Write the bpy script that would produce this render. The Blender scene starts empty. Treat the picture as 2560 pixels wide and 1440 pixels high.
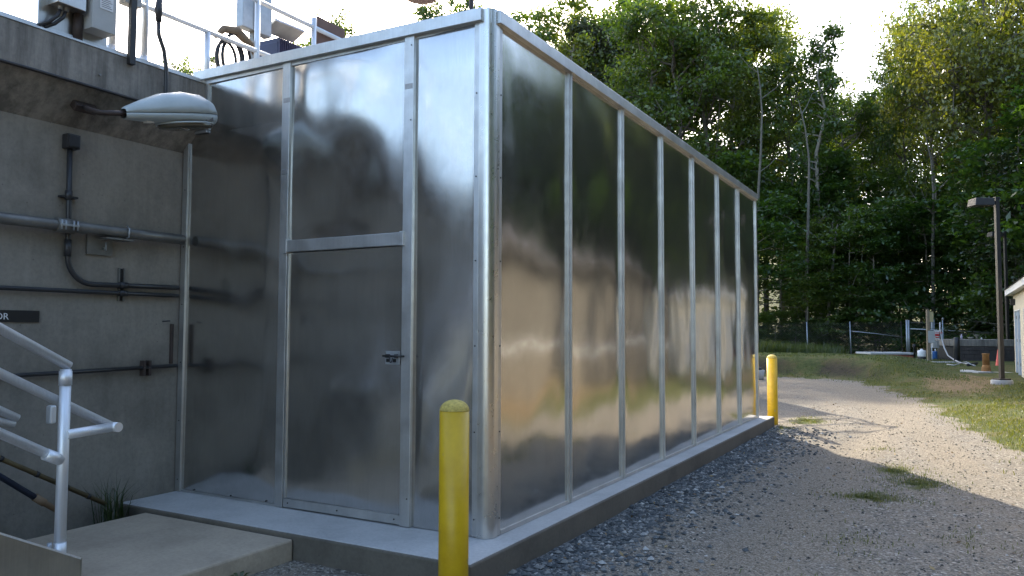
import bpy, math, random
import numpy as np
from mathutils import Vector, Matrix, noise as mnoise
S = bpy.context.scene
COL = S.collection
R = math.radians
random.seed(7)
rng = np.random.default_rng(11)

# ---------------------------------------------------------------- camera, sky, sun, exposure
CAM = Vector((2.6924, -4.5088, 1.391)); FPX = 1946.8
YAW, PITCH, ROLL = .51, .0535, .0037
_f = Vector((-math.sin(YAW)*math.cos(PITCH), math.cos(YAW)*math.cos(PITCH), math.sin(PITCH)))
_r0 = Vector((math.cos(YAW), math.sin(YAW), 0)); _u0 = _r0.cross(_f)
_r = _r0*math.cos(ROLL)+_u0*math.sin(ROLL); _u = -_r0*math.sin(ROLL)+_u0*math.cos(ROLL)
cam_d = bpy.data.cameras.new('camera'); cam = bpy.data.objects.new('camera', cam_d); COL.objects.link(cam)
cam.matrix_world = Matrix(((_r.x, _u.x, -_f.x, CAM.x), (_r.y, _u.y, -_f.y, CAM.y), (_r.z, _u.z, -_f.z, CAM.z), (0, 0, 0, 1)))
cam_d.sensor_width = 36; cam_d.lens = 36*FPX/2560; cam_d.clip_end = 3000; cam_d.clip_start = .05
S.camera = cam

SUN_EL = R(29.2)
SUN_DIR = Vector((-.569*math.cos(SUN_EL), .822*math.cos(SUN_EL), math.sin(SUN_EL))).normalized()   # towards the sun
W = bpy.data.worlds.new('World'); S.world = W; W.use_nodes = True
wn = W.node_tree.nodes; wl = W.node_tree.links
sky = wn.new('ShaderNodeTexSky'); sky.sky_type = 'NISHITA'; sky.sun_disc = False
sky.sun_elevation = SUN_EL; sky.sun_rotation = math.atan2(SUN_DIR.x, SUN_DIR.y)
sky.air_density = 1.0; sky.dust_density = 2.5; sky.ozone_density = 1.0
wn['Background'].inputs['Strength'].default_value = .15
wl.new(sky.outputs[0], wn['Background'].inputs[0])
sd = bpy.data.lights.new('sun', 'SUN'); sun = bpy.data.objects.new('sun', sd); COL.objects.link(sun)
sd.energy = 2.8; sd.angle = R(.5); sd.color = (1, .89, .71)
sun.rotation_euler = (-SUN_DIR).to_track_quat('-Z', 'Y').to_euler(); sun.location = (-10, 20, 30)
S.view_settings.view_transform = 'Standard'; S.view_settings.look = 'None'
S.view_settings.exposure = 2.05; S.view_settings.gamma = 1; S.view_settings.use_curve_mapping = False
S.render.engine = 'CYCLES'
S.cycles.use_denoising = True
S.cycles.max_bounces = 8; S.cycles.transparent_max_bounces = 12; S.cycles.caustics_reflective = True
S.cycles.sample_clamp_indirect = 6

def at(px, py, d):
    return CAM + (_f + _r*((px-1280)/FPX) - _u*((py-720)/FPX))*d
FH = Vector((_f.x, _f.y, 0)).normalized(); RH = Vector((_r0.x, _r0.y, 0))

# ---------------------------------------------------------------- materials
def new_mat(name):
    m = bpy.data.materials.new(name); m.use_nodes = True
    nt = m.node_tree; b = nt.nodes['Principled BSDF']
    return m, nt, b
def N(nt, t, **kw):
    n = nt.nodes.new(t)
    for k, v in kw.items():
        if k in n.inputs: n.inputs[k].default_value = v
        else: setattr(n, k, v)
    return n
def coords(nt, scale=(1, 1, 1)):
    tc = N(nt, 'ShaderNodeNewGeometry'); mp = N(nt, 'ShaderNodeMapping'); mp.inputs['Scale'].default_value = scale
    nt.links.new(tc.outputs['Position'], mp.inputs['Vector']); return mp.outputs[0]
def noise(nt, vec, scale, detail=6, rough=.6):
    n = N(nt, 'ShaderNodeTexNoise'); n.inputs['Scale'].default_value = scale; n.inputs['Detail'].default_value = detail; n.inputs['Roughness'].default_value = rough
    nt.links.new(vec, n.inputs['Vector']); return n.outputs['Fac']
def ramp(nt, fac, stops):
    r = N(nt, 'ShaderNodeValToRGB'); e = r.color_ramp.elements
    while len(e) > 1: e.remove(e[-1])
    for i, (p, c) in enumerate(stops):
        if i == 0: e[0].position = p; el = e[0]
        else: el = e.new(p)
        el.color = (*c, 1) if len(c) == 3 else c
    nt.links.new(fac, r.inputs[0]); return r.outputs[0]
def mix(nt, a, b, fac, mode='MIX'):
    m = N(nt, 'ShaderNodeMix'); m.data_type = 'RGBA'; m.blend_type = mode
    for s, v in ((6, a), (7, b)):
        if isinstance(v, tuple): m.inputs[s].default_value = (*v, 1)
        else: nt.links.new(v, m.inputs[s])
    if isinstance(fac, (int, float)): m.inputs[0].default_value = fac
    else: nt.links.new(fac, m.inputs[0])
    return m.outputs[2]
def bump(nt, b, h, strength=.3, dist=.01):
    n = N(nt, 'ShaderNodeBump'); n.inputs['Strength'].default_value = strength; n.inputs['Distance'].default_value = dist
    nt.links.new(h, n.inputs['Height']); nt.links.new(n.outputs[0], b.inputs['Normal'])
def g3(v): return (v, v, v)

def concrete(name, c, stain=.5, streak=False, rough=.85, scale=1.0):
    m, nt, b = new_mat(name)
    p = coords(nt); big = noise(nt, p, 1.3*scale, 8, .65); fine = noise(nt, p, 40, 4, .6)
    dark = tuple(x*(1-stain) for x in c); lite = tuple(min(1, x*1.18) for x in c)
    col = ramp(nt, big, [(.3, dark), (.52, c), (.72, lite)])
    if streak:
        s = noise(nt, coords(nt, (5, 5, .5)), 1.6, 5, .7)
        col = mix(nt, col, ramp(nt, s, [(.38, g3(.25)), (.6, g3(1))]), float(streak), 'MULTIPLY')
    col = mix(nt, col, ramp(nt, fine, [(.3, g3(.72)), (.6, g3(1))]), .5, 'MULTIPLY')
    v = N(nt, 'ShaderNodeTexVoronoi'); v.inputs['Scale'].default_value = 9; nt.links.new(p, v.inputs['Vector'])
    col = mix(nt, col, ramp(nt, v.outputs['Distance'], [(.03, g3(.25)), (.06, g3(1))]), .55, 'MULTIPLY')
    nt.links.new(col, b.inputs['Base Color']); b.inputs['Roughness'].default_value = rough
    bump(nt, b, fine, .25, .006)
    return m
def plain(name, c, rough=.5, metal=0, var=.25, scale=6, bmp=.1, spec=None):
    m, nt, b = new_mat(name)
    p = coords(nt); n = noise(nt, p, scale, 5, .65)
    col = ramp(nt, n, [(.3, tuple(x*(1-var) for x in c)), (.7, tuple(min(1, x*(1+var*.5)) for x in c))])
    nt.links.new(col, b.inputs['Base Color']); b.inputs['Roughness'].default_value = rough; b.inputs['Metallic'].default_value = metal
    if spec is not None: b.inputs['Specular IOR Level'].default_value = spec
    if bmp: bump(nt, b, noise(nt, p, scale*8, 3), bmp, .004)
    return m
def sheet_metal(name, c, r0, r1, smudge=1.0, met=.93):
    m, nt, b = new_mat(name)
    p = coords(nt); b.inputs['Metallic'].default_value = met
    cl = noise(nt, p, 2.2, 7, .7); br = noise(nt, coords(nt, (60, 60, .9)), 3, 3, .6); sm = noise(nt, p, 9, 6, .75)
    col = ramp(nt, cl, [(.3, tuple(x*(1-.14*smudge) for x in c)), (.65, c)])
    col = mix(nt, col, ramp(nt, br, [(.35, g3(.9)), (.62, g3(1))]), .8, 'MULTIPLY')
    nt.links.new(col, b.inputs['Base Color'])
    mr = N(nt, 'ShaderNodeMapRange'); mr.inputs[1].default_value = .35; mr.inputs[2].default_value = .7; mr.inputs[3].default_value = r0; mr.inputs[4].default_value = r1
    nt.links.new(sm, mr.inputs[0]); nt.links.new(mr.outputs[0], b.inputs['Roughness'])
    bump(nt, b, br, .05, .001)
    return m
M = {}
M['sheet'] = sheet_metal('mill_aluminium_sheet', (.64, .63, .61), .15, .21, 1, .98)
M['sheet_side'] = sheet_metal('mill_aluminium_side_sheet', (.62, .605, .575), .115, .175, 1, .96)
M['trim'] = sheet_metal('aluminium_trim', (.66, .66, .65), .36, .52, 2)
M['post_metal'] = sheet_metal('aluminium_corner', (.70, .69, .66), .26, .36)
M['pipe_alu'] = sheet_metal('anodised_pipe', (.84, .85, .86), .46, .58, .6, .8)
M['beam_metal'] = sheet_metal('stringer_metal', (.5, .48, .42), .3, .45, 2)
M['weld'] = sheet_metal('ground_weld', (.5, .48, .46), .5, .7, 4)
M['steel'] = sheet_metal('stainless_sheet', (.55, .53, .5), .28, .4)
M['wall'] = concrete('tank_concrete', (.265, .24, .2), .36, .16)
M['beam'] = concrete('stained_beam_concrete', (.27, .245, .21), .55, .65)
M['slab'] = concrete('new_slab_concrete', (.46, .455, .44), .24, False, .75)
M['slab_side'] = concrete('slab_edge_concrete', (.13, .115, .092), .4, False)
M['pad'] = concrete('old_pad_concrete', (.43, .355, .265), .28, False)
M['apron'] = concrete('apron_concrete', (.42, .41, .39), .2, False)
M['black'] = plain('black_plastic', (.018, .018, .019), .45, 0, .3)
M['conduit'] = plain('pvc_coated_conduit', (.03, .03, .032), .4)
M['dark_iron'] = plain('dark_rusty_iron', (.045, .03, .024), .65)
M['gal'] = plain('galvanised_pipe', (.22, .215, .2), .45, .6, .3)
M['gal_light'] = plain('galvanised_post', (.42, .44, .46), .45, .7, .2)
M['lampwhite'] = plain('lamp_housing_paint', (.42, .47, .47), .35, 0, .12, 4)
M['lamplens'] = plain('lamp_lens_acrylic', (.10, .09, .065), .08, 0, .3)
M['screw'] = plain('screw_heads', (.05, .05, .05), .4, .6)
M['gap'] = plain('dark_gap_sealant', (.02, .02, .02), .7)
M['white'] = plain('white_paint', (.72, .72, .7), .5, 0, .1)
M['pvcwhite'] = plain('white_pvc', (.75, .75, .73), .4, 0, .1)
M['bronze'] = plain('bronze_pole_paint', (.026, .022, .019), .45, 0, .2)
M['cream'] = plain('cream_siding', (.60, .53, .40), .75, 0, .1)
M['tanblock'] = concrete('tan_block', (.13, .11, .08), .25)
M['brownwall'] = plain('brown_siding', (.085, .074, .055), .85, 0, .25)
M['bluedoor'] = plain('blue_door_paint', (.16, .24, .36), .5, 0, .12)
M['roof'] = plain('dark_roof', (.06, .055, .06), .8, 0, .3)
M['wood'] = plain('weathered_wood', (.26, .2, .13), .8, 0, .3, 9)
M['beige'] = plain('beige_box', (.46, .38, .2), .6, 0, .1)
M['greybox'] = plain('grey_box', (.42, .42, .4), .55, 0, .1)
M['bluegrey'] = plain('blue_grey_box', (.2, .25, .3), .5, 0, .1)
M['red'] = plain('red_print', (.55, .03, .03), .5, 0, .05)
M['orange'] = plain('cone_orange', (.75, .09, .05), .5, 0, .1)
M['bluedrum'] = plain('blue_plastic', (.03, .13, .36), .4, 0, .15)
M['rust'] = plain('rusty_clay', (.30, .14, .04), .8, 0, .35)
M['darkblock'] = concrete('dark_block', (.075, .065, .06), .5, False)
M['brick_red'] = plain('red_brick', (.28, .09, .05), .85, 0, .3)
M['brownmound'] = plain('brown_tarp', (.13, .09, .05), .8, 0, .3)
M['hose'] = plain('grey_hose', (.45, .44, .43), .5, 0, .15)
M['cable'] = plain('black_cable', (.025, .022, .022), .5)
M['tan_cable'] = plain('dusty_cable', (.22, .15, .09), .8, 0, .3)
M['motor'] = plain('dark_blue_motor', (.035, .04, .1), .5, 0, .2)
M['brown'] = plain('brown_box', (.17, .1, .08), .7, 0, .2)
M['bamboo'] = plain('old_pole_yellow', (.15, .115, .055), .7, 0, .35)
M['navy'] = plain('navy_pole', (.02, .03, .06), .35, 0, .2)
M['paper'] = plain('white_label', (.7, .7, .7), .6, 0, .04)
M['greyink'] = plain('grey_ink', (.12, .12, .12), .6, 0, .04)
M['yellowink'] = plain('yellow_ink', (.7, .5, .05), .6, 0, .04)
M['bark'] = plain('tree_bark', (.12, .1, .08), .9, 0, .45, 3, .4)
M['bark_pale'] = plain('pale_bark', (.24, .21, .17), .9, 0, .35, 3, .3)
M['bark_snag'] = plain('grey_snag_bark', (.15, .135, .11), .9, 0, .4, 3, .3)
M['flask'] = plain('mauve_bottle', (.4, .36, .45), .4, 0, .1)
M['stoneware'] = plain('stoneware', (.2, .19, .15), .6, 0, .2)

# safety yellow: chipped and scuffed paint
def yellow_mat():
    m, nt, b = new_mat('safety_yellow_paint'); p = coords(nt)
    n = noise(nt, p, 5, 6, .7); col = ramp(nt, n, [(.3, (.50, .30, .003)), (.65, (.63, .40, .006))])
    sc = noise(nt, coords(nt, (1, 1, .45)), 17, 3, .6); col = mix(nt, col, (.3, .27, .2), ramp(nt, sc, [(.70, g3(0)), (.72, g3(1))]))
    nt.links.new(col, b.inputs['Base Color']); b.inputs['Roughness'].default_value = .42
    bump(nt, b, noise(nt, p, 60, 3), .12, .003); return m
M['yellow'] = yellow_mat()
M['yellow_cap'] = plain('weathered_yellow_cap', (.55, .42, .1), .75, 0, .45, 60, .3)

def leaf_mat(name, dark, lite, trans):
    m = bpy.data.materials.new(name); m.use_nodes = True; nt = m.node_tree; nt.nodes.clear()
    out = N(nt, 'ShaderNodeOutputMaterial'); geo = N(nt, 'ShaderNodeNewGeometry'); oi = N(nt, 'ShaderNodeObjectInfo')
    col = ramp(nt, geo.outputs['Random Per Island'], [(0, dark), (1, lite)])
    hs = N(nt, 'ShaderNodeHueSaturation'); nt.links.new(col, hs.inputs['Color'])
    mr = N(nt, 'ShaderNodeMapRange'); mr.inputs[3].default_value = .47; mr.inputs[4].default_value = .525; nt.links.new(oi.outputs['Random'], mr.inputs[0]); nt.links.new(mr.outputs[0], hs.inputs['Hue'])
    mv = N(nt, 'ShaderNodeMapRange'); mv.inputs[3].default_value = 1.15; mv.inputs[4].default_value = .75; nt.links.new(oi.outputs['Random'], mv.inputs[0]); nt.links.new(mv.outputs[0], hs.inputs['Value'])
    d = N(nt, 'ShaderNodeBsdfDiffuse'); t = N(nt, 'ShaderNodeBsdfTranslucent'); g = N(nt, 'ShaderNodeBsdfGlossy'); g.inputs['Roughness'].default_value = .38
    nt.links.new(hs.outputs[0], d.inputs[0])
    tc = mix(nt, hs.outputs[0], (1.9, 1.8, .4), 1.0, 'MULTIPLY'); nt.links.new(tc, t.inputs[0])
    m1 = N(nt, 'ShaderNodeMixShader'); m1.inputs[0].default_value = trans; nt.links.new(d.outputs[0], m1.inputs[1]); nt.links.new(t.outputs[0], m1.inputs[2])
    m2 = N(nt, 'ShaderNodeMixShader'); m2.inputs[0].default_value = .06; nt.links.new(m1.outputs[0], m2.inputs[1]); nt.links.new(g.outputs[0], m2.inputs[2])
    nt.links.new(m2.outputs[0], out.inputs[0]); return m
M['leaf'] = leaf_mat('broad_leaves', (.045, .08, .014), (.12, .175, .03), .5)
M['leaf_dark'] = leaf_mat('pine_needles', (.03, .042, .02), (.055, .075, .028), .2)
M['leaf_low'] = leaf_mat('understory_leaves', (.035, .075, .02), (.085, .15, .035), .45)
M['leaf_oak'] = leaf_mat('oak_leaves', (.075, .10, .02), (.15, .18, .04), .45)
M['grass'] = leaf_mat('grass_blades', (.045, .075, .014), (.13, .15, .045), .35)
M['weed'] = leaf_mat('weed_leaves', (.03, .05, .012), (.07, .1, .03), .3)

# ---------------------------------------------------------------- mesh builder and scene helpers
class MB:
    def __init__(s): s.v = []; s.f = []; s.sm = []
    def add(s, vs, fs, smooth=False):
        o = len(s.v); s.v += [tuple(x) for x in vs]; s.f += [tuple(i+o for i in f) for f in fs]; s.sm += [smooth]*len(fs); return s
    def box(s, x0, x1, y0, y1, z0, z1):
        return s.obox(Vector(((x0+x1)/2, (y0+y1)/2, (z0+z1)/2)), (1, 0, 0), (0, 1, 0), (0, 0, 1), abs(x1-x0)/2, abs(y1-y0)/2, abs(z1-z0)/2)
    def obox(s, c, ax, ay, az, hx, hy, hz):
        c = Vector(c); ax = Vector(ax)*hx; ay = Vector(ay)*hy; az = Vector(az)*hz
        vs = [c+ax*i+ay*j+az*k for k in (-1, 1) for j in (-1, 1) for i in (-1, 1)]
        return s.add(vs, [(0, 2, 3, 1), (4, 5, 7, 6), (0, 1, 5, 4), (2, 6, 7, 3), (0, 4, 6, 2), (1, 3, 7, 5)])
    def fbox(s, px0, px1, py0, py1, d, depth):          # a box squared up to the view direction at range d
        a = at(px0, py1, d); b = at(px1, py0, d); w = (b-a).dot(RH); h = b.z-a.z
        c = a+RH*(w/2)+FH*(depth/2)+Vector((0, 0, h/2))
        return s.obox(c, RH, FH, (0, 0, 1), abs(w)/2, depth/2, abs(h)/2)
    def tube(s, pts, r, n=10, caps=True, smooth=True):
        pts = [Vector(p) for p in pts]; rs = r if isinstance(r, (list, tuple)) else [r]*len(pts)
        up = None; vs = []
        for i, p in enumerate(pts):
            t = (pts[min(i+1, len(pts)-1)]-pts[max(i-1, 0)]).normalized()
            if up is None:
                up = t.orthogonal().normalized()
            up = (up-t*up.dot(t)).normalized(); q = t.cross(up)
            for k in range(n):
                a = 2*math.pi*k/n; vs.append(p+(up*math.cos(a)+q*math.sin(a))*rs[i])
        fs = [(i*n+k, i*n+(k+1) % n, (i+1)*n+(k+1) % n, (i+1)*n+k) for i in range(len(pts)-1) for k in range(n)]
        s.add(vs, fs, smooth)
        if caps:
            o = len(s.v)-len(vs); s.f += [tuple(o+k for k in range(n))[::-1], tuple(o+(len(pts)-1)*n+k for k in range(n))]; s.sm += [False, False]
        return s
    def lathe(s, c, prof, n=20, smooth=True):            # profile [(radius, z)] about a vertical axis
        c = Vector(c); vs = []; m = len(prof)
        for r, z in prof:
            for k in range(n):
                a = 2*math.pi*k/n; vs.append(c+Vector((r*math.cos(a), r*math.sin(a), z)))
        fs = [(i*n+k, i*n+(k+1) % n, (i+1)*n+(k+1) % n, (i+1)*n+k) for i in range(m-1) for k in range(n)]
        s.add(vs, fs, smooth); o = len(s.v)-len(vs)
        s.f += [tuple(o+k for k in range(n))[::-1], tuple(o+(m-1)*n+k for k in range(n))]; s.sm += [False, False]
        return s
    def prism(s, poly, a0, a1, axis='y'):
        def P(u, v, w): return {'y': (u, w, v), 'x': (w, u, v), 'z': (u, v, w)}[axis]
        n = len(poly); vs = [P(u, v, a0) for u, v in poly]+[P(u, v, a1) for u, v in poly]
        fs = [(i, (i+1) % n, n+(i+1) % n, n+i) for i in range(n)]+[tuple(range(n))[::-1], tuple(range(n, 2*n))]
        return s.add(vs, fs)
    def build(s, name, mat, parent=None, label=None, kind=None, bevel=0, fix=True):
        me = bpy.data.meshes.new(name); me.from_pydata(s.v, [], s.f)
        me.polygons.foreach_set('use_smooth', s.sm); me.update()
        if fix:
            import bmesh
            b = bmesh.new(); b.from_mesh(me); bmesh.ops.recalc_face_normals(b, faces=b.faces); b.to_mesh(me); b.free()
        return link(name, me, mat, parent, label, kind, bevel)
def link(name, me, mat, parent=None, label=None, kind=None, bevel=0):
    o = bpy.data.objects.new(name, me); COL.objects.link(o)
    if mat: me.materials.append(M[mat] if isinstance(mat, str) else mat)
    if parent:
        o.parent = parent
        w = Vector((0, 0, 0)); q = parent
        while q: w += q.location; q = q.parent
        o.location = -w
    if label: o['label'] = label
    if kind: o['kind'] = kind
    if bevel:
        m = o.modifiers.new('bevel', 'BEVEL'); m.width = bevel; m.segments = 2; m.limit_method = 'ANGLE'
    return o
def thing(name, label, cat, loc=(0, 0, 0), group=None):
    o = bpy.data.objects.new(name, None); COL.objects.link(o); o.location = loc; o.empty_display_size = .2
    o['label'] = label; o['category'] = cat
    if group: o['group'] = group
    return o
def tag(o, label, cat, group=None):
    o['label'] = label; o['category'] = cat
    if group: o['group'] = group
    return o
def copy_thing(root, loc, label, group=None, rz=None, scale=None):
    r = root.copy(); COL.objects.link(r); r.location = loc; r['label'] = label
    if group: r['group'] = group
    if rz is not None: r.rotation_euler = (0, 0, rz)
    if scale is not None: r.scale = scale
    for ch in root.children:
        c = ch.copy(); COL.objects.link(c); c.parent = r
        for g in ch.children:
            d = g.copy(); COL.objects.link(d); d.parent = c
    return r
def np_mesh(name, verts, faces, smooth=False):
    me = bpy.data.meshes.new(name); nv = len(verts); nf, k = faces.shape
    me.vertices.add(nv); me.vertices.foreach_set('co', np.asarray(verts, dtype=np.float32).ravel())
    me.loops.add(nf*k); me.loops.foreach_set('vertex_index', faces.astype(np.int32).ravel())
    me.polygons.add(nf); me.polygons.foreach_set('loop_start', np.arange(nf, dtype=np.int32)*k)
    me.polygons.foreach_set('use_smooth', np.full(nf, smooth)); me.update(calc_edges=True); return me
def text_mesh(name, txt, size, mw, mat, parent):
    cu = bpy.data.curves.new(name, 'FONT'); cu.body = txt; cu.size = size; cu.extrude = .0012; cu.resolution_u = 4
    t = bpy.data.objects.new(name+'_source', cu); COL.objects.link(t); dg = bpy.context.evaluated_depsgraph_get()
    me = bpy.data.meshes.new_from_object(t.evaluated_get(dg)); bpy.data.objects.remove(t); bpy.data.curves.remove(cu)
    me.transform(mw); me.materials.clear(); me.name = name
    return link(name, me, mat, parent)

# ---------------------------------------------------------------- ground
EDGE = [(-14, 23.6), (-6, 23.2), (-2.9, 22.7), (-1.6, 22.5), (-.23, 21.2), (1.08, 18.4), (1.78, 15.4), (2.32, 12.7), (2.82, 9.8), (3.17, 7.8), (3.42, 5.8), (3.75, 3), (4.2, -1), (4.8, -6), (5.5, -14), (7, -40)]
G0 = -.17
def edge_dist(x, y):
    x = np.asarray(x, float); y = np.asarray(y, float); best = np.full(x.shape, 1e9); sign = np.ones(x.shape)
    for (x0, y0), (x1, y1) in zip(EDGE[:-1], EDGE[1:]):
        dx, dy = x1-x0, y1-y0; L = dx*dx+dy*dy
        t = np.clip(((x-x0)*dx+(y-y0)*dy)/L, 0, 1); ex = x-(x0+t*dx); ey = y-(y0+t*dy); d = np.hypot(ex, ey)
        sg = np.where(dx*ey-dy*ex > 0, 1., -1.); m = d < best; best = np.where(m, d, best); sign = np.where(m, sg, sign)
    return best*sign                                     # + on the grass side
def sstep(a, b, x):
    t = np.clip((x-a)/(b-a), 0, 1); return t*t*(3-2*t)
def vnoise(x, y, s, seed=0):
    x = np.asarray(x, float)*s+seed*17.3; y = np.asarray(y, float)*s+seed*9.1
    xi = np.floor(x); yi = np.floor(y); fx = x-xi; fy = y-yi; fx = fx*fx*(3-2*fx); fy = fy*fy*(3-2*fy)
    def h(a, b): return np.modf(np.abs(np.sin(a*127.1+b*311.7+seed*74.7)*43758.5453))[0]
    return (h(xi, yi)*(1-fx)+h(xi+1, yi)*fx)*(1-fy)+(h(xi, yi+1)*(1-fx)+h(xi+1, yi+1)*fx)*fy
def fbm(x, y, s, seed=0): return sum(vnoise(x, y, s*2**k, seed+k)*.5**k for k in range(4))/1.875
def terrain(x, y):
    x = np.asarray(x, float); y = np.asarray(y, float); s = edge_dist(x, y)
    left = 1-sstep(.3, 2.6, x)
    z = G0+left*(.05*sstep(0, .8, s)+.58*sstep(.9, 2.3, s)-.36*sstep(5, 17, s))+.10*left*(fbm(x, y, .45, 61)-.5)*sstep(.5, 2, s)
    z = z+(1-left)*(.12*sstep(0, 3, s)+.16*sstep(3, 12, s)*sstep(15, 30, y)+.05*sstep(0, 1.2, s))
    z = z+.05*np.maximum(0, y-46)*sstep(46, 56, y)+.10*np.maximum(0, y-60)*(x < -8)*sstep(-8, -20, x)
    z = z+(fbm(x, y, .9, 3)-.5)*.05*sstep(-.6, .6, s)+(fbm(x, y, .7, 5)-.5)*.05*sstep(-6, 0, -np.abs(s))*(s < 0)
    z = z+(fbm(x, y, 3.0, 9)-.5)*.03*(s < .3)
    z = z-.045*np.exp(-((x-(1.35+.045*(y-4)))/.22)**2)*(s < 0)*sstep(-3, 1, y)*(1-sstep(9, 14, y))
    return z
def gz(x, y): return float(terrain(np.array([x]), np.array([y]))[0])
def axis_pts(lo, hi, a, b, step):
    p = list(np.arange(a, b, step)); q = b; st = step
    while q < hi: p.append(q); st *= 1.25; q += st
    p.append(hi); q = a; st = step; pre = []
    while q > lo:
        st *= 1.25; q -= st; pre.append(max(q, lo))
    return np.array(pre[::-1]+p)
gx = axis_pts(-400, 400, -3.2, 9, .14); gy = axis_pts(-400, 600, -3, 46, .17)
GX, GY = np.meshgrid(gx, gy); GZ = terrain(GX, GY); GS = edge_dist(GX, GY)
nx, ny = len(gx), len(gy); idx = np.arange(nx*ny).reshape(ny, nx)
quads = np.stack([idx[:-1, :-1], idx[:-1, 1:], idx[1:, 1:], idx[1:, :-1]], -1).reshape(-1, 4)
V = np.stack([GX, GY, GZ], -1).reshape(-1, 3); sv = GS.ravel()
wob = sv-.28+(fbm(V[:, 0], V[:, 1], 1.6, 21)-.5)*1.0
grassy = sstep(-.35, .35, wob)
# weeds in the drive: patches of their own
def patch(cx, cy, rx, ry): return np.exp(-(((V[:, 0]-cx)/rx)**2+((V[:, 1]-cy)/ry)**2))
grassy = np.maximum(grassy, .75*np.maximum.reduce([patch(2.0, 3.6, .3, .25), patch(2.4, 4.5, .28, .45), patch(2.15, 5.2, .25, .5), patch(.55, 9.9, .35, .8), patch(.35, 8.6, .18, .5)]))
mulch = np.exp(-(((V[:, 0]-3.0)/.95)**2+((V[:, 1]-20.5)/4.2)**2))*1.3+np.exp(-(((V[:, 0]-.3)/1.8)**2+((V[:, 1]-31)/1.6)**2))*.6
mulch = np.clip(np.maximum(mulch, .95*sstep(.05, .4, V[:, 0]-(2.75+.075*(V[:, 1]+4.5)))*(1-sstep(15, 18, V[:, 1]))), 0, 1)*sstep(0, .8, sv)
soil_and_shade = np.maximum(sstep(-2.55, -2.75, V[:, 0])*sstep(-.45, -.6, V[:, 1]), .95*np.exp(-((sv-1.45)/.55)**2)*sstep(1.6, .2, V[:, 0])*sstep(15, 19, V[:, 1])*sstep(.36, .6, fbm(V[:, 0], V[:, 1], .8, 91)))  # bare soil by the stairs; on the bank face, shade painted as dark colour
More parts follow.
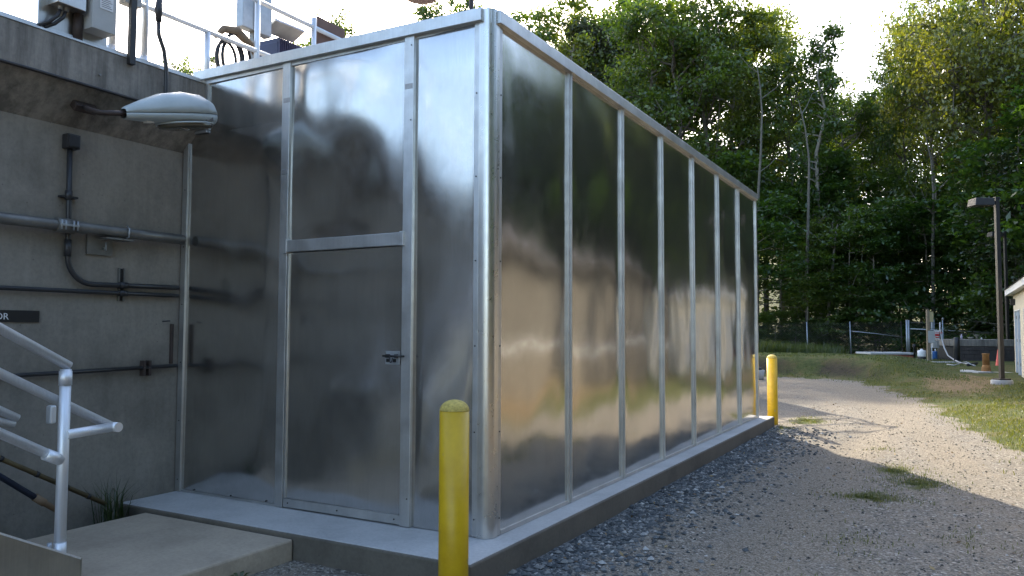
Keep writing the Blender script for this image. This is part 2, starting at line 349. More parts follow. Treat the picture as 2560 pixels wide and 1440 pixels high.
# dusty wheel tracks and loose dark chippings
tx = 1.45+.03*V[:, 1]; track = np.exp(-((V[:, 0]-tx-.05*np.sin(V[:, 1]*.8))/.46)**2)*sstep(-6, 0, V[:, 1])
edgeb = np.exp(-((sv+.65)/.4)**2)*sstep(2, 7, V[:, 1])
dust = np.clip(np.maximum(track, edgeb)+.45*sstep(9, 14, V[:, 1])*(sv < 0), 0, 1)
chip = np.exp(-((V[:, 0]-.25)/.42)**2)*sstep(-2, 1, V[:, 1])*(1-sstep(8, 9.5, V[:, 1]))+.3*np.exp(-((V[:, 0]-2.35-.02*V[:, 1])/.45)**2)*(V[:, 1] < 6)
chip = np.clip(chip-.8*track, 0, 1)
def ground_material():
    m, nt, b = new_mat('ground_cover'); p = coords(nt)
    def attr(n):
        a = N(nt, 'ShaderNodeAttribute'); a.attribute_name = n; return a.outputs['Fac']
    v = N(nt, 'ShaderNodeTexVoronoi'); v.inputs['Scale'].default_value = 58; nt.links.new(p, v.inputs['Vector'])
    v2 = N(nt, 'ShaderNodeTexVoronoi'); v2.inputs['Scale'].default_value = 95; nt.links.new(p, v2.inputs['Vector'])
    hsv = N(nt, 'ShaderNodeSeparateColor'); nt.links.new(v.outputs['Color'], hsv.inputs[0])
    hs2 = N(nt, 'ShaderNodeSeparateColor'); nt.links.new(v2.outputs['Color'], hs2.inputs[0])
    stone = ramp(nt, hsv.outputs[0], [(0, (.045, .045, .045)), (.3, (.12, .112, .1)), (.65, (.21, .19, .16)), (.92, (.32, .295, .25)), (1, (.55, .53, .48))])
    sand = ramp(nt, hs2.outputs[0], [(0, (.10, .085, .065)), (.5, (.21, .182, .142)), (1, (.33, .29, .235))])
    big = noise(nt, p, 2.2, 6, .7)
    grav = mix(nt, stone, sand, ramp(nt, big, [(.4, g3(.2)), (.62, g3(.9))]))
    chips = ramp(nt, hsv.outputs[1], [(0, (.045, .05, .052)), (.5, (.1, .108, .11)), (.85, (.17, .175, .17)), (1, (.38, .38, .36))])
    pn = noise(nt, p, 3, 5, .7)
    def soft(a, lo, hi, amt=.5):                       # break an attribute's soft edge with noise
        q = N(nt, 'ShaderNodeMath'); q.operation = 'MULTIPLY_ADD'; q.inputs[1].default_value = amt*2; q.inputs[2].default_value = -amt
        nt.links.new(pn, q.inputs[0]); s_ = N(nt, 'ShaderNodeMath'); s_.operation = 'ADD'; nt.links.new(a, s_.inputs[0]); nt.links.new(q.outputs[0], s_.inputs[1])
        return ramp(nt, s_.outputs[0], [(lo, g3(0)), (hi, g3(1))])
    col = mix(nt, grav, sand, soft(attr('dust'), .35, .8))
    col = mix(nt, col, chips, soft(attr('chip'), .3, .62))
    gn = noise(nt, p, 7, 6, .75)
    gr = ramp(nt, gn, [(.28, (.025, .036, .01)), (.45, (.055, .075, .02)), (.6, (.10, .105, .035)), (.75, (.16, .135, .065))])
    ml = ramp(nt, noise(nt, p, 14, 6, .8), [(.3, (.08, .06, .035)), (.5, (.2, .14, .075)), (.68, (.32, .24, .14))])
    straw = noise(nt, p, 1.3, 5, .7)
    gr = mix(nt, gr, (.13, .095, .045), ramp(nt, straw, [(.48, g3(0)), (.66, g3(.85))]))
    col = mix(nt, col, gr, soft(attr('grassy'), .42, .6))
    col = mix(nt, col, ml, soft(attr('mulch'), .4, .62))
    col = mix(nt, col, ramp(nt, gn, [(.3, (.02, .016, .012)), (.7, (.06, .048, .035))]), attr('soil_and_shade'))  # dark brown for the bare soil and for the bank's painted shade
    nt.links.new(col, b.inputs['Base Color']); b.inputs['Roughness'].default_value = .95; b.inputs['Specular IOR Level'].default_value = .15
    h = N(nt, 'ShaderNodeMath'); h.operation = 'ADD'; nt.links.new(v.outputs['Distance'], h.inputs[0]); nt.links.new(gn, h.inputs[1])
    bump(nt, b, h.outputs[0], .7, .012); return m
M['ground'] = ground_material()
fs = wob[quads].mean(1)
big_face = (np.abs(V[quads][:, :, 0].mean(1)) > 40) | (np.abs(V[quads][:, :, 1].mean(1)) > 70)
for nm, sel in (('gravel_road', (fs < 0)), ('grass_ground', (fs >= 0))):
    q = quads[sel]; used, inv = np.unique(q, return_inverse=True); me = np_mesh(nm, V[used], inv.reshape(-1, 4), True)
    for an, arr in (('grassy', grassy), ('mulch', mulch), ('soil_and_shade', soil_and_shade), ('dust', dust), ('chip', chip)):
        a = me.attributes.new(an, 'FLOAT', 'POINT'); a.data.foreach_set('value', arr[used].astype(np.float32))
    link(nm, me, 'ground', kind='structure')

# ---------------------------------------------------------------- concrete slab, old pad, apron
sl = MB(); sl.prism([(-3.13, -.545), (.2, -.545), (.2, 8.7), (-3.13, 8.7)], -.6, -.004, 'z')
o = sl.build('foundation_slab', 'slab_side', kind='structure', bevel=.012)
st = MB(); st.prism([(-3.12, -.53), (.187, -.53), (.187, 8.687), (-3.12, 8.687)], -.05, 0, 'z')
st.build('slab_top', 'slab', kind='structure', bevel=.006)
MB().prism([(-2.76, -.553), (-1.21, -.553), (-1.21, -3.6), (-2.76, -3.6)], -.6, -.03, 'z').build('concrete_pad', 'pad', kind='structure', bevel=.015)
MB().box(3.02, 4.56, 25.9, 36, -.5, .045).build('concrete_apron', 'apron', kind='structure', bevel=.02)

# ---------------------------------------------------------------- concrete tank on the left
tk = thing('concrete_tank', 'long grey concrete tank wall with overhanging stained walkway edge on the left', 'tank', (-6, -2.6, G0))
MB().box(-9, -3.14, -14, 8.9, -.6, 2.93).build('wall', 'wall', tk)
bm_ = MB().prism([(-2.86, 3.5), (-2.86, 3.2), (-3.14, 2.932), (-9, 2.932), (-9, 3.5)], -14, 8.9, 'y').build('walkway_beam', 'beam', tk)
MB().box(-2.95, -2.853, -14, -.02, 3.502, 3.516).build('edge_strip', 'trim', bm_)
MB().box(-2.98, -2.9, -14, -.02, 3.518, 3.55).build('edge_strip', 'trim', bm_)
sb = MB()
for y in (-.98, -.43, -.35, -1.9, -2.7):
    sb.tube([(-2.861, y, 3.33+.05*math.sin(y*9)), (-2.848, y, 3.33+.05*math.sin(y*9))], .009, 8)
sb.build('anchor_bolts', 'gal', bm_, kind='stuff')
tag(MB().tube([(-2.85, y, 3.192+.004*math.sin(y*3)) for y in np.arange(-14, -.05, .5)], .013, 8).build('black_cable', 'cable'), 'thin black cable run along the bottom edge of the stained walkway beam', 'cable')
# second tank behind the metal enclosure, whose corner and railing throw the shadows on the drive
t2 = thing('corner_tank', 'concrete tank block with a pipe railing beyond the metal enclosure', 'tank', (-6, 18, G0))
a = Vector((-2.86, 16.7)); e = Vector((-.57, -.82)); c = a+e*6
MB().prism([(a.x, a.y), (c.x, c.y), (c.x-7, c.y+4.9), (a.x-6, a.y+4)], -.6, 3.5, 'z').build('wall', 'wall', t2)

def pipe_rail(name, label, pts, posts, zs, r=.024, z0=3.5, group=None):
    t = thing(name, label, 'railing', (pts[0][0], pts[0][1], z0), group)
    for z in zs: MB().tube([(x, y, z) for x, y in pts], r, 12).build('rail', 'pipe_alu', t)
    for x, y, zt in posts:
        p = MB().tube([(x, y, z0), (x, y, zt)], r*1.08, 12).build('post', 'pipe_alu', t)
        MB().tube([(x, y, z0), (x, y, z0+.09)], r*1.5, 12).build('post_socket', 'pipe_alu', p)
    return t
pipe_rail('guard_railing', 'silver pipe guard railing along the top edge of the tank walkway', [(-2.95, -14), (-2.95, 1.35)],
          [(-2.95, y, 4.52) for y in (-13, -11.6, -10.2, -8.8, -7.4, -6, -4.6, -3.2, -1.85, -.55, .62)]+[(-2.95, .06, 4.0), (-2.95, -.83, 4.0)], (4.01, 4.5), group=None)
rr = pipe_rail('guard_railing', 'silver pipe guard railing on the roof line behind the brown box', [(-2.95, 1.37), (-2.95, 8.8)], [(-2.95, y, 4.6) for y in (1.37, 2.7, 4.1, 5.5, 6.9, 8.8)], (4.05, 4.5))
pipe_rail('guard_railing', 'pipe railing round the corner of the far tank block', [(a.x+e.x*5.8, a.y+e.y*5.8), (a.x, a.y), (a.x-5, a.y+3.3)], [(a.x+e.x*t_, a.y+e.y*t_, 4.55) for t_ in (0, 1.5, 3, 4.5, 5.8)], (3.78, 4.15, 4.55), r=.035)

# ---------------------------------------------------------------- the aluminium enclosure
en = thing('metal_enclosure', 'large silver aluminium clad enclosure with rounded corner post and small door', 'shed', (-1.5, 4.2, 0))
def roof_z(x): return 3.602+.018*(-x/2.86)
def sheet(x0, x1, y0, y1, z0, z1, name, amp, seed, skew=0, lab=None, top=None):
    # a gently buckled sheet in the plane of the door face (y const) or of the long side (x const), 3 mm thick at its edges
    onx = abs(y1-y0) < 1e-6; w = (x1-x0) if onx else (y1-y0); n = max(10, int(abs(w)/.035)); m = int((z1-z0)/.05)
    vs = []
    for j in range(m+1):
        for i in range(n+1):
            u = i/n; v = j/m; z = z0+(z1-z0)*v
            pin = (min(1, 7*u*(1-u)*1.2) ** .8)*(min(1, 14*v*(1-v)) ** .7)
            q = Vector((u*abs(w)*.9+seed*13.7, z*.55+seed*3.1, seed*1.7))
            b_ = mnoise.noise(q*.85)*1.0+.42*mnoise.noise(q*1.9+Vector((5, 1, 2)))+.16*mnoise.noise(q*4.2)+.24*mnoise.noise(Vector((u*abs(w)*2.1+seed*5.3, z*1.5, seed*2.9)))
            off = amp*pin*b_+skew*pin*math.sin(math.pi*u)
            if onx: vs.append((x0+w*u, y0-off, z))
            else: vs.append((x0+off, y0+w*u, z))
    k = n+1; fs_ = [(j*k+i, j*k+i+1, (j+1)*k+i+1, (j+1)*k+i) for j in range(m) for i in range(n)]
    return MB().add(vs, fs_, True).build(name, 'sheet' if onx else 'sheet_side', en, lab, fix=False)
# core so no light leaks through
MB().prism([(-2.83, .06), (-.06, .06), (-.06, 8.36), (-2.83, 8.36)], .01, 3.5, 'z').build('light_blocking_core', 'gap', en)
MB().prism([(-3.12, .06), (-2.84, .06), (-2.84, 8.36), (-3.12, 8.36)], .01, 2.9, 'z').build('light_blocking_core', 'gap', en)
rf = MB(); rf.add([(-2.9, -.02, roof_z(-2.9)-.01), (.0, -.0, roof_z(0)-.01), (.0, 8.39, roof_z(0)-.01), (-2.9, 8.39, roof_z(-2.9)-.01), (-2.9, -.02, 3.5), (0, 0, 3.5), (0, 8.39, 3.5), (-2.9, 8.39, 3.5)],
                  [(0, 1, 2, 3), (4, 7, 6, 5), (0, 4, 5, 1), (1, 5, 6, 2), (2, 6, 7, 3), (3, 7, 4, 0)]); rf.build('roof', 'trim', en)
# door face (y = 0)
sheet(-3.06, -1.935, 0, 0, .005, 3.07, 'panel', .04, 1, .012)
sheet(-2.83, -1.935, -.001, -.001, 3.07, 3.53, 'panel', .002, 2)
sheet(-1.86, -.72, 0, 0, 2.09, 3.53, 'panel', .05, 3, .015)
sheet(-.635, -.085, 0, 0, .005, 3.53, 'panel', .03, 4, .006)
dr = sheet(-1.845, -.725, -.006, -.006, .07, 1.99, 'door', .042, 6, .02, 'lower sheet metal door with bolt latch')
MB().box(-1.852, -.72, -.022, -.005, .012, .075).build('bottom_rail', 'trim', dr, bevel=.002)
MB().box(-1.853, -1.842, -.02, -.004, .08, 1.985).build('hinge_edge', 'trim', dr)
lt = MB().box(-.84, -.72, -.05, -.038, 1.14, 1.235).build('latch_plate', 'gal_light', dr)
lb = MB(); lb.tube([(-.855, -.066, 1.2), (-.665, -.066, 1.2)], .007, 10); lb.box(-.83, -.8, -.068, -.05, 1.187, 1.213); lb.box(-.75, -.728, -.068, -.05, 1.187, 1.213)
lb.tube([(-.79, -.068, 1.2), (-.775, -.086, 1.185), (-.772, -.088, 1.16), (-.765, -.088, 1.155), (-.757, -.088, 1.16), (-.752, -.084, 1.19)], .005, 8); lb.box(-.825, -.805, -.064, -.05, 1.157, 1.18); lb.box(-.765, -.745, -.064, -.05, 1.157, 1.18)
lb.build('latch_bolt', 'screw', dr)
def strip(x0, x1, z0, z1, name='trim_strip', y0=-.022, y1=.03, mat='trim'):
    return MB().box(x0, x1, y0, y1, z0, z1).build(name, mat, en, bevel=.003)
strip(-1.94, -1.857, .004, 3.53, 'frame_post', -.026); strip(-.72, -.634, .004, 3.53, 'frame_post', -.028)
strip(-1.855, -.722, 1.996, 2.088, 'door_header', -.04)
strip(-1.895, -1.845, 1.985, 2.1, 'header_bracket', -.046); strip(-.735, -.7, 1.99, 2.095, 'header_bracket', -.046)
for x, z in ((-1.935, 2.62), (-.715, 3.13), (-1.93, 3.2)):     # weld repair marks on the frame posts
    strip(x+.004, x+.074, z, z+.04, 'weld_mark', -.0275 if x < -1 else -.0295, -.02, 'weld')
strip(-3.125, -3.062, .004, 3.075, 'edge_strip', -.02); strip(-3.125, -2.835, 3.077, 3.1, 'step_strip', -.024); strip(-2.864, -2.828, 3.102, 3.53, 'edge_strip', -.02)
strip(-.128, -.088, .004, 3.53, 'flange', -.012)
# fascia, long side and door side
MB().prism([(-2.99, roof_z(-2.99)-.085), (-.055, roof_z(-.055)-.09), (-.055, roof_z(-.055)), (-2.99, roof_z(-2.99))], -.05, .02, 'y').build('fascia', 'trim', en, bevel=.004)
MB().box(-.02, .045, .055, 8.41, 3.508, 3.6).build('fascia', 'trim', en, bevel=.004)
MB().box(-2.9, .04, 8.402, 8.43, 3.508, 3.6).build('fascia', 'trim', en, bevel=.004)
MB().box(-3.02, -2.87, -.03, .02, 3.43, 3.535).build('corner_bracket', 'white', en)
# rounded corner post
prof = [(-.086, -.018), (-.07, -.018)]+[(-.052+.07*math.sin(t_), .052-.07*math.cos(t_)) for t_ in np.linspace(0, math.pi/2, 14)]+[(.018, .07), (.018, .086)]
mbp = MB(); n_ = len(prof); vs = [(u, v, .002) for u, v in prof]+[(u, v, 3.605) for u, v in prof]
mbp.add(vs, [(i, i+1, n_+i+1, n_+i) for i in range(n_-1)], True)
mbp.add([(u, v, 3.605) for u, v in prof]+[(-.05, .05, 3.605)], [tuple(range(n_+1))])
mbp.add([(-.086, -.018, .002), (-.086, .02, .002), (-.086, .02, 3.605), (-.086, -.018, 3.605)], [(0, 1, 2, 3)])
mbp.add([(.018, .086, .002), (-.02, .086, .002), (-.02, .086, 3.605), (.018, .086, 3.605)], [(0, 1, 2, 3)])
mbp.build('corner_post', 'post_metal', en)
# long side (x = 0): seven sheets between battens
B0, BS, BE = 1.2516, 1.1816, 8.3984
ys = [.13]+[B0+BS*i for i in range(6)]+[BE]
for i in range(7):
    sheet(0, 0, ys[i]+(.0 if i == 0 else .02), ys[i+1]-.02, .02, 3.51, 'panel', .017, 20+i, .006)
MB().box(-.03, .014, .087, .132, .004, 3.51).build('flange', 'trim', en, bevel=.002)
for y in ys[1:-1]:
    b_ = MB().box(-.02, .016, y-.032, y+.032, .01, 3.512).build('batten', 'trim', en, bevel=.002)
    MB().box(.0165, .03, y-.006, y+.008, .012, 3.508).build('batten_rib', 'trim', b_)
MB().box(-.03, .02, BE-.035, BE+.012, .004, 3.508).build('batten', 'trim', en, bevel=.002)
MB().box(-.02, .012, .14, BE-.04, .003, .03).build('base_channel', 'trim', en)
MB().box(-2.9, -.02, 8.375, 8.4, .003, 3.5).build('panel', 'sheet', en)
scr = MB()
for z in np.arange(.12, 3.5, .58):
    scr.tube([(-.108, -.0115, z), (-.108, -.017, z)], .0055, 6); scr.tube([(.0135, .11, z), (.019, .11, z)], .0055, 6); scr.tube([(-3.09, -.0195, z*.86), (-3.09, -.025, z*.86)], .005, 6)
for x in (-1.8, -1.3, -.77): scr.tube([(x, -.0215, .045), (x, -.027, .045)], .006, 6)
for x in (-2.9, -2.45, -2.05): scr.tube([(x, -.004, .03), (x, -.012, .03)], .006, 6)
for z in (.2, 2.9, 3.45): scr.tube([(-.655, -.0275, z), (-.655, -.033, z)], .005, 6)
scr.build('screws', 'screw', en, kind='stuff')
MB().prism([(-3.1, -.010), (-1.95, -.010), (-1.95, .01), (-3.1, .01)], .002, .018, 'z').build('base_channel', 'trim', en)

# ---------------------------------------------------------------- pipes and fittings on the tank wall
t = thing('wall_pipe', 'thick grey horizontal pipe with bolted coupling on the tank wall', 'pipe', (-3.05, -1, 2.15))
MB().tube([(-3.05, y, 2.155) for y in np.linspace(-13.8, -.06, 30)], .043, 14).build('pipe_run', 'gal', t)
cpg = MB().tube([(-3.05, -1.16, 2.155), (-3.05, -1.02, 2.155)], .056, 14).build('coupling', 'gal', t)
q = MB()
for y in (-1.15, -1.12, -1.06, -1.03): q.tube([(-2.985, y, 2.12), (-2.985, y, 2.19)], .007, 6)
q.box(-2.992, -2.98, -1.16, -1.02, 2.147, 2.163); q.build('coupling_bolts', 'gal_light', cpg, kind='stuff')
MB().box(-3.138, -3.118, -.87, -.66, 1.965, 2.13).build('support_plate', 'gal', t)
MB().tube([(-3.05, -.6, 2.105), (-3.0, -.6, 2.12), (-2.995, -.6, 2.18), (-3.03, -.6, 2.21)], .007, 8).build('pipe_hanger', 'gal_light', t)
MB().box(-3.13, -3.0, -.79, -.56, 2.088, 2.1).build('support_bracket', 'gal', t)
q = MB(); q.tube([(-3.116, -.735, 2.02), (-3.09, -.735, 2.02)], .009, 8); q.tube([(-3.09, -.735, 2.0), (-3.09, -.735, 2.07)], .007, 8); q.build('anchor_bolts', 'gal_light', t, kind='stuff')
t = thing('bent_conduit', 'black conduit dropping from a wall box and bending right along the tank wall', 'conduit', (-3.1, -1.03, 2.4))
pts = [(-3.1, -1.044, 2.78), (-3.1, -1.036, 2.3), (-3.1, -1.032, 2.02)]+[(-3.1, -1.03+.2*(1-math.cos(a_)), 1.93-.2*math.sin(a_)) for a_ in np.linspace(0, math.pi/2, 9)]+[(-3.1, -.6, 1.735), (-3.1, -.06, 1.742)]
MB().tube(pts, .02, 12).build('conduit_run', 'conduit', t)
MB().tube([(-3.1, -1.033, 1.93), (-3.1, -1.033, 2.06)], .026, 12).build('coupling', 'conduit', t)
MB().tube([(-3.1, -1.04, 2.36), (-3.1, -1.04, 2.43)], .027, 12).build('coupling', 'conduit', t)
q = MB(); q.box(-3.135, -3.06, -1.085, -.985, 2.75, 2.86); q.box(-3.06, -3.05, -1.078, -.995, 2.76, 2.85); q.build('wall_box', 'conduit', t, bevel=.012)
MB().box(-3.138, -3.09, -1.1, -.97, 2.375, 2.39).build('strap', 'conduit', t)
tag(MB().tube([(-3.1, y, 1.672) for y in np.linspace(-13.8, -.06, 20)], .017, 10).build('wall_conduit', 'conduit'), 'straight black conduit running just below the bent conduit on the tank wall', 'conduit')
t = thing('wall_conduit', 'lower black conduit near the ground with one clamp on the tank wall', 'conduit', (-3.1, -1, 1.06))
MB().tube([(-3.1, -13.8, .92), (-3.1, -1.4, 1.052), (-3.1, -.05, 1.072)], .016, 10).build('conduit_run', 'conduit', t)
q = MB(); q.box(-3.138, -3.085, -.375, -.355, 1.0, 1.125); q.box(-3.138, -3.085, -.325, -.305, 1.0, 1.125); q.build('clamp', 'dark_iron', t)
t = thing('strut_channel', 'short vertical metal strut channel clamping the two black conduits', 'bracket', (-3.12, -.57, 1.74))
q = MB(); q.box(-3.138, -3.116, -.598, -.588, 1.61, 1.875); q.box(-3.138, -3.116, -.555, -.545, 1.61, 1.875); q.build('channel_side', 'gal', t)
MB().box(-3.139, -3.132, -.588, -.555, 1.612, 1.872).build('channel_back', 'gap', t)
MB().tube([(-3.1, -.605, 1.735), (-3.1, -.535, 1.735)], .026, 10).build('clamp', 'conduit', t); MB().tube([(-3.1, -.605, 1.672), (-3.1, -.535, 1.672)], .024, 10).build('clamp', 'conduit', t)
t = thing('junction_box', 'narrow dark junction box low on the tank wall beside the enclosure edge', 'box', (-3.1, -.1, 1.2))
MB().box(-3.139, -3.115, -.10, -.075, 1.09, 1.43).build('box_body', 'dark_iron', t, bevel=.004)
q = MB(); q.tube([(-3.1, -.2, 1.45), (-3.1, -.13, 1.455)], .006, 6); q.build('box_lid', 'conduit', t)
# sign
t = thing('wall_sign', 'black sign plate with white letters OR on the tank wall', 'sign', (-3.13, -1.4, 1.47))
MB().box(-3.139, -3.13, -1.56, -1.208, 1.432, 1.517).build('sign_plate', 'black', t)
text_mesh('sign_lettering', 'OR', .066, Matrix.Translation((-3.1295, -1.516, 1.45)) @ Matrix(((0, 0, 1, 0), (1, 0, 0, 0), (0, 1, 0, 0), (0, 0, 0, 1))), 'paper', t)

# ---------------------------------------------------------------- cobra-head lamp
t = thing('cobra_head_lamp', 'grey white cobra head street lamp hanging under the concrete walkway edge', 'lamp', (-2.4, -1.08, 2.92))
ax = Vector((-.03, .78, .165)).normalized(); sx = Vector((ax.y, -ax.x, 0)).normalized(); uz = sx.cross(ax)
LN = Vector((-2.4, -1.085, 2.92)); LL = .79
def lamp_half(top):
    secs = [(0, .035, .03, .035), (.03, .055, .048, .042), (.2, .085, .10, .05), (.4, .135, .152, .06), (.6, .172, .172, .075), (.78, .18, .16, .085), (.9, .155, .12, .085), (.97, .105, .062, .07), (1.0, .03, .015, .03)]
    vs = []; n = 15
    for tt, w, h, b_ in secs:
        c_ = LN+ax*(tt*LL)
        for k in range(n):
            a_ = math.pi*k/(n-1); cx = math.copysign(abs(math.cos(a_)) ** .75, math.cos(a_)); cz = abs(math.sin(a_)) ** .8
            vs.append(c_+sx*(w*(1.0 if top else .97)*cx)+uz*((h if top else -b_)*cz+(.004 if top else 0)))
    m_ = MB(); fs_ = [(i*n+k, i*n+k+1, (i+1)*n+k+1, (i+1)*n+k) for i in range(len(secs)-1) for k in range(n-1)]
    fs_ += [(i*n, (i+1)*n, (i+1)*n+n-1, i*n+n-1) for i in range(len(secs)-1)]
    m_.add(vs, fs_, True); m_.sm[-(len(secs)-1):] = [False]*(len(secs)-1); return m_
lamp_half(True).build('lamp_housing', 'lampwhite', t)
low = lamp_half(False).build('lamp_door', 'lampwhite', t)
c_ = LN+ax*(.67*LL)-uz*.052
m_ = MB(); n = 24; vs = []
for rr_, dz in ((1.0, 0.0), (1.0, -.03), (.95, -.042), (.7, -.05), (.3, -.053)):
    for k in range(n):
        a_ = 2*math.pi*k/n; vs.append(c_+ax*(.225*rr_*math.cos(a_))+sx*(.158*rr_*math.sin(a_))+uz*dz)
m_.add(vs, [(i*n+k, i*n+(k+1) % n, (i+1)*n+(k+1) % n, (i+1)*n+k) for i in range(4) for k in range(n)], True); m_.f.append(tuple(range(4*n, 5*n))); m_.sm.append(True)
m_.build('lamp_lens', 'lamplens', t)
m_ = MB(); m_.tube([c_+ax*(.232*math.cos(a_))+sx*(.165*math.sin(a_))-uz*.012 for a_ in np.linspace(0, 2*math.pi, 33)], .007, 8, False); m_.build('lens_rim', 'lampwhite', t)
q = c_+ax*.1+sx*.148+uz*.02; MB().obox(q+sx*.008, ax, sx, uz, .035, .004, .02).build('rating_label', 'greyink', t)
q = LN+ax*.2-uz*.05; MB().obox(q, ax, sx, uz, .03, .02, .012).build('latch_clip', 'pvcwhite', t)
t.children[0].name = 'lamp_housing'
a0 = Vector((-2.975, -1.02, 3.06)); m_ = MB(); m_.tube([a0, Vector((-2.7, -1.14, 2.97)), Vector((-2.5, -1.2, 2.91)), Vector((-2.42, -1.17, 2.905)), LN+ax*.06], .02, 12); m_.build('mounting_arm', 'dark_iron', t)
m_ = MB(); m_.obox(a0, (.7, 0, .72), (0, 1, 0), (-.72, 0, .7), .03, .09, .04); m_.build('arm_bracket', 'dark_iron', t, bevel=.01)
m_ = MB(); m_.tube([(-2.8, -.525, 4.6), (-2.8, -.528, 4.06)], .018, 10); m_.tube([(-2.8, -.528, 4.06), (-2.8, -.54, 3.95), (-2.8, -.535, 3.86)], [.026, .03, .022], 10)
m_.tube([(-2.8, -.535, 3.86), (-2.8, -.53, 3.75), (-2.8, -.48, 3.64), (-2.8, -.455, 3.5), (-2.8, -.452, 3.25), (-2.8, -.46, 3.1)], .017, 10)
tag(m_.build('flexible_conduit', 'conduit'), 'wavy dark flexible conduit dropping past the beam to behind the lamp', 'conduit')
tag(MB().box(-2.855, -2.815, -.765, -.715, 3.45, 5.0).build('square_post', 'black', bevel=.003), 'slim black square post standing in front of the walkway railing', 'post')
bx = MB(); bx.box(-2.93, -2.84, -.80, -.66, 3.93, 4.2); tag(bx.build('switch_box', 'greybox', bevel=.006), 'small grey switch box at the top of the slim black post', 'box')

# electrical boxes at the walkway edge
t = thing('equipment_panel', 'stainless backing sheet standing on the walkway edge behind two boxes', 'panel', (-2.93, -1.1, 3.5))
MB().box(-2.945, -2.93, -1.405, -.885, 3.5, 4.7).build('backing_sheet', 'steel', t)
t = thing('electrical_box', 'wide steel electrical box, left one of two on the stainless panel', 'box', (-2.86, -1.25, 3.73))
MB().box(-2.928, -2.80, -1.345, -1.135, 3.72, 4.3).build('box_body', 'steel', t, bevel=.004)
for k_, yy in enumerate((-1.29, -1.25)):
    MB().tube([(-2.86, yy, 3.74), (-2.86, yy, 3.69)], .018, 10).build('cable_gland', 'gal', t)
    MB().tube([(-2.86, yy, 3.7), (-2.86, yy-.02, 3.64), (-2.875, yy-.07, 3.58), (-2.9, yy-.13, 3.54)], .013, 8).build('cable', 'cable', t)
t = thing('electrical_box', 'taller grey disconnect box with white label, right one on the stainless panel', 'box', (-2.86, -1, 3.6))
MB().box(-2.928, -2.78, -1.1, -.91, 3.615, 4.3).build('box_body', 'greybox', t, bevel=.004)
lbm = MB().box(-2.779, -2.776, -1.045, -.94, 3.78, 3.96).build('box_label', 'paper', t)
MB().box(-2.7755, -2.774, -1.043, -.942, 3.905, 3.955).build('label_header', 'greyink', lbm); MB().box(-2.7735, -2.773, -1.038, -1.01, 3.912, 3.95).build('label_emblem', 'yellowink', lbm)
q = MB()
for k_ in range(7): q.box(-2.7755, -2.775, -1.035, -.95-.012*(k_ % 3), 3.795+.014*k_, 3.799+.014*k_)
q.build('label_print', 'greyink', lbm, kind='stuff')
MB().tube([(-2.81, -.9, 3.98), (-2.79, -.885, 4.05), (-2.77, -.88, 4.1)], .012, 8).build('switch_handle', 'red', t)
MB().tube([(-2.9, -1.135, 3.72), (-2.9, -1.135, 3.52)], .035, 10).build('conduit_hub', 'dark_iron', t)

# things on the deck seen over the enclosure roof
zc = 4.0
t = thing('control_panel', 'pale blue grey control panel standing behind the roof railing', 'panel', (-3.3, .9, 3.5))
MB().box(-3.42, -3.32, .77, 1.15, 4.38, 5.1).build('cabinet', 'gal_light', t, bevel=.01); MB().box(-3.4, -3.34, .93, .99, 3.5, 4.4).build('panel_post', 'gal', t)
MB().box(-3.335, -3.3, .92, .96, 4.3, 5.1).build('door_edge', 'dark_iron', t)
t = thing('hose_coil', 'coil of dark cables hanging on the roof railing', 'cable', (-2.99, .35, 4.0))
for k_ in range(4):
    rad = (.14, .17, .155, .2)[k_]; cy = .3+.05*k_; MB().tube([(-2.99-.012*k_, cy+rad*.8*math.cos(a_), 3.84+rad*1.15*math.sin(a_)+.02*k_) for a_ in np.linspace(0, 2*math.pi, 25)], .014, 8, False).build('cable_loop', 'cable' if k_ % 2 else 'conduit', t)
q = MB(); q.tube([(-3.02, .2, 4.02), (-3.03, .3, 4.13), (-3.03, .45, 4.16), (-3.02, .6, 4.08), (-3.0, .7, 3.95)], [.02, .035, .045, .035, .02], 8); q.build('cable_bundle', 'tan_cable', t)
t = thing('pump_motor', 'dark blue ribbed motor showing above the enclosure roof', 'motor', (-3.6, 1.6, 3.5))
MB().box(-3.8, -3.45, 1.37, 1.74, 3.5, 4.46).build('motor_body', 'motor', t, bevel=.02)
q = MB()
for k_ in range(14): q.box(-3.82, -3.44, 1.375+.0265*k_, 1.385+.0265*k_, 3.9, 4.49)
q.build('cooling_fins', 'motor', t, kind='stuff')
tag(MB().box(-3.08, -2.98, 1.46, 1.88, 4.1, 4.66).build('brown_box', 'brown', bevel=.01), 'brown square box fixed to the railing post on the enclosure roof', 'box')
m_ = MB(); m_.obox((-3.4, 1.4, 4.56), Vector((0, 1, .04)).normalized(), Vector((1, 0, .5)).normalized(), Vector((-.5, 0, 1)).normalized(), .21, .1, .02); tag(m_.build('tilted_cover', 'gal_light', bevel=.01), 'pale tilted cover plate between control panel and railing post', 'cover')
# flood light over the roof, out at the top of the picture
t = thing('round_lamp', 'round grey brown lamp head above the enclosure roof, cut by the picture top', 'lamp', (-3.0, 3.6, 3.5))
lc = at(1052, -12, 9.4)
MB().lathe(lc, [(.02, .12), (.12, .1), (.2, .04), (.22, 0), (.19, -.035), (.1, -.045), (.02, -.047)], 24).build('lamp_bowl', 'brown', t)
MB().tube([lc+Vector((.05, .1, .06)), lc+Vector((.4, .25, .16)), lc+Vector((.75, .45, .1))], .03, 10).build('lamp_arm', 'brown', t)
pp = at(1178, 28, 9.75); MB().tube([(pp.x, pp.y, 3.55), (pp.x, pp.y, lc.z+.18)], .03, 10).build('lamp_pole', 'dark_iron', t)

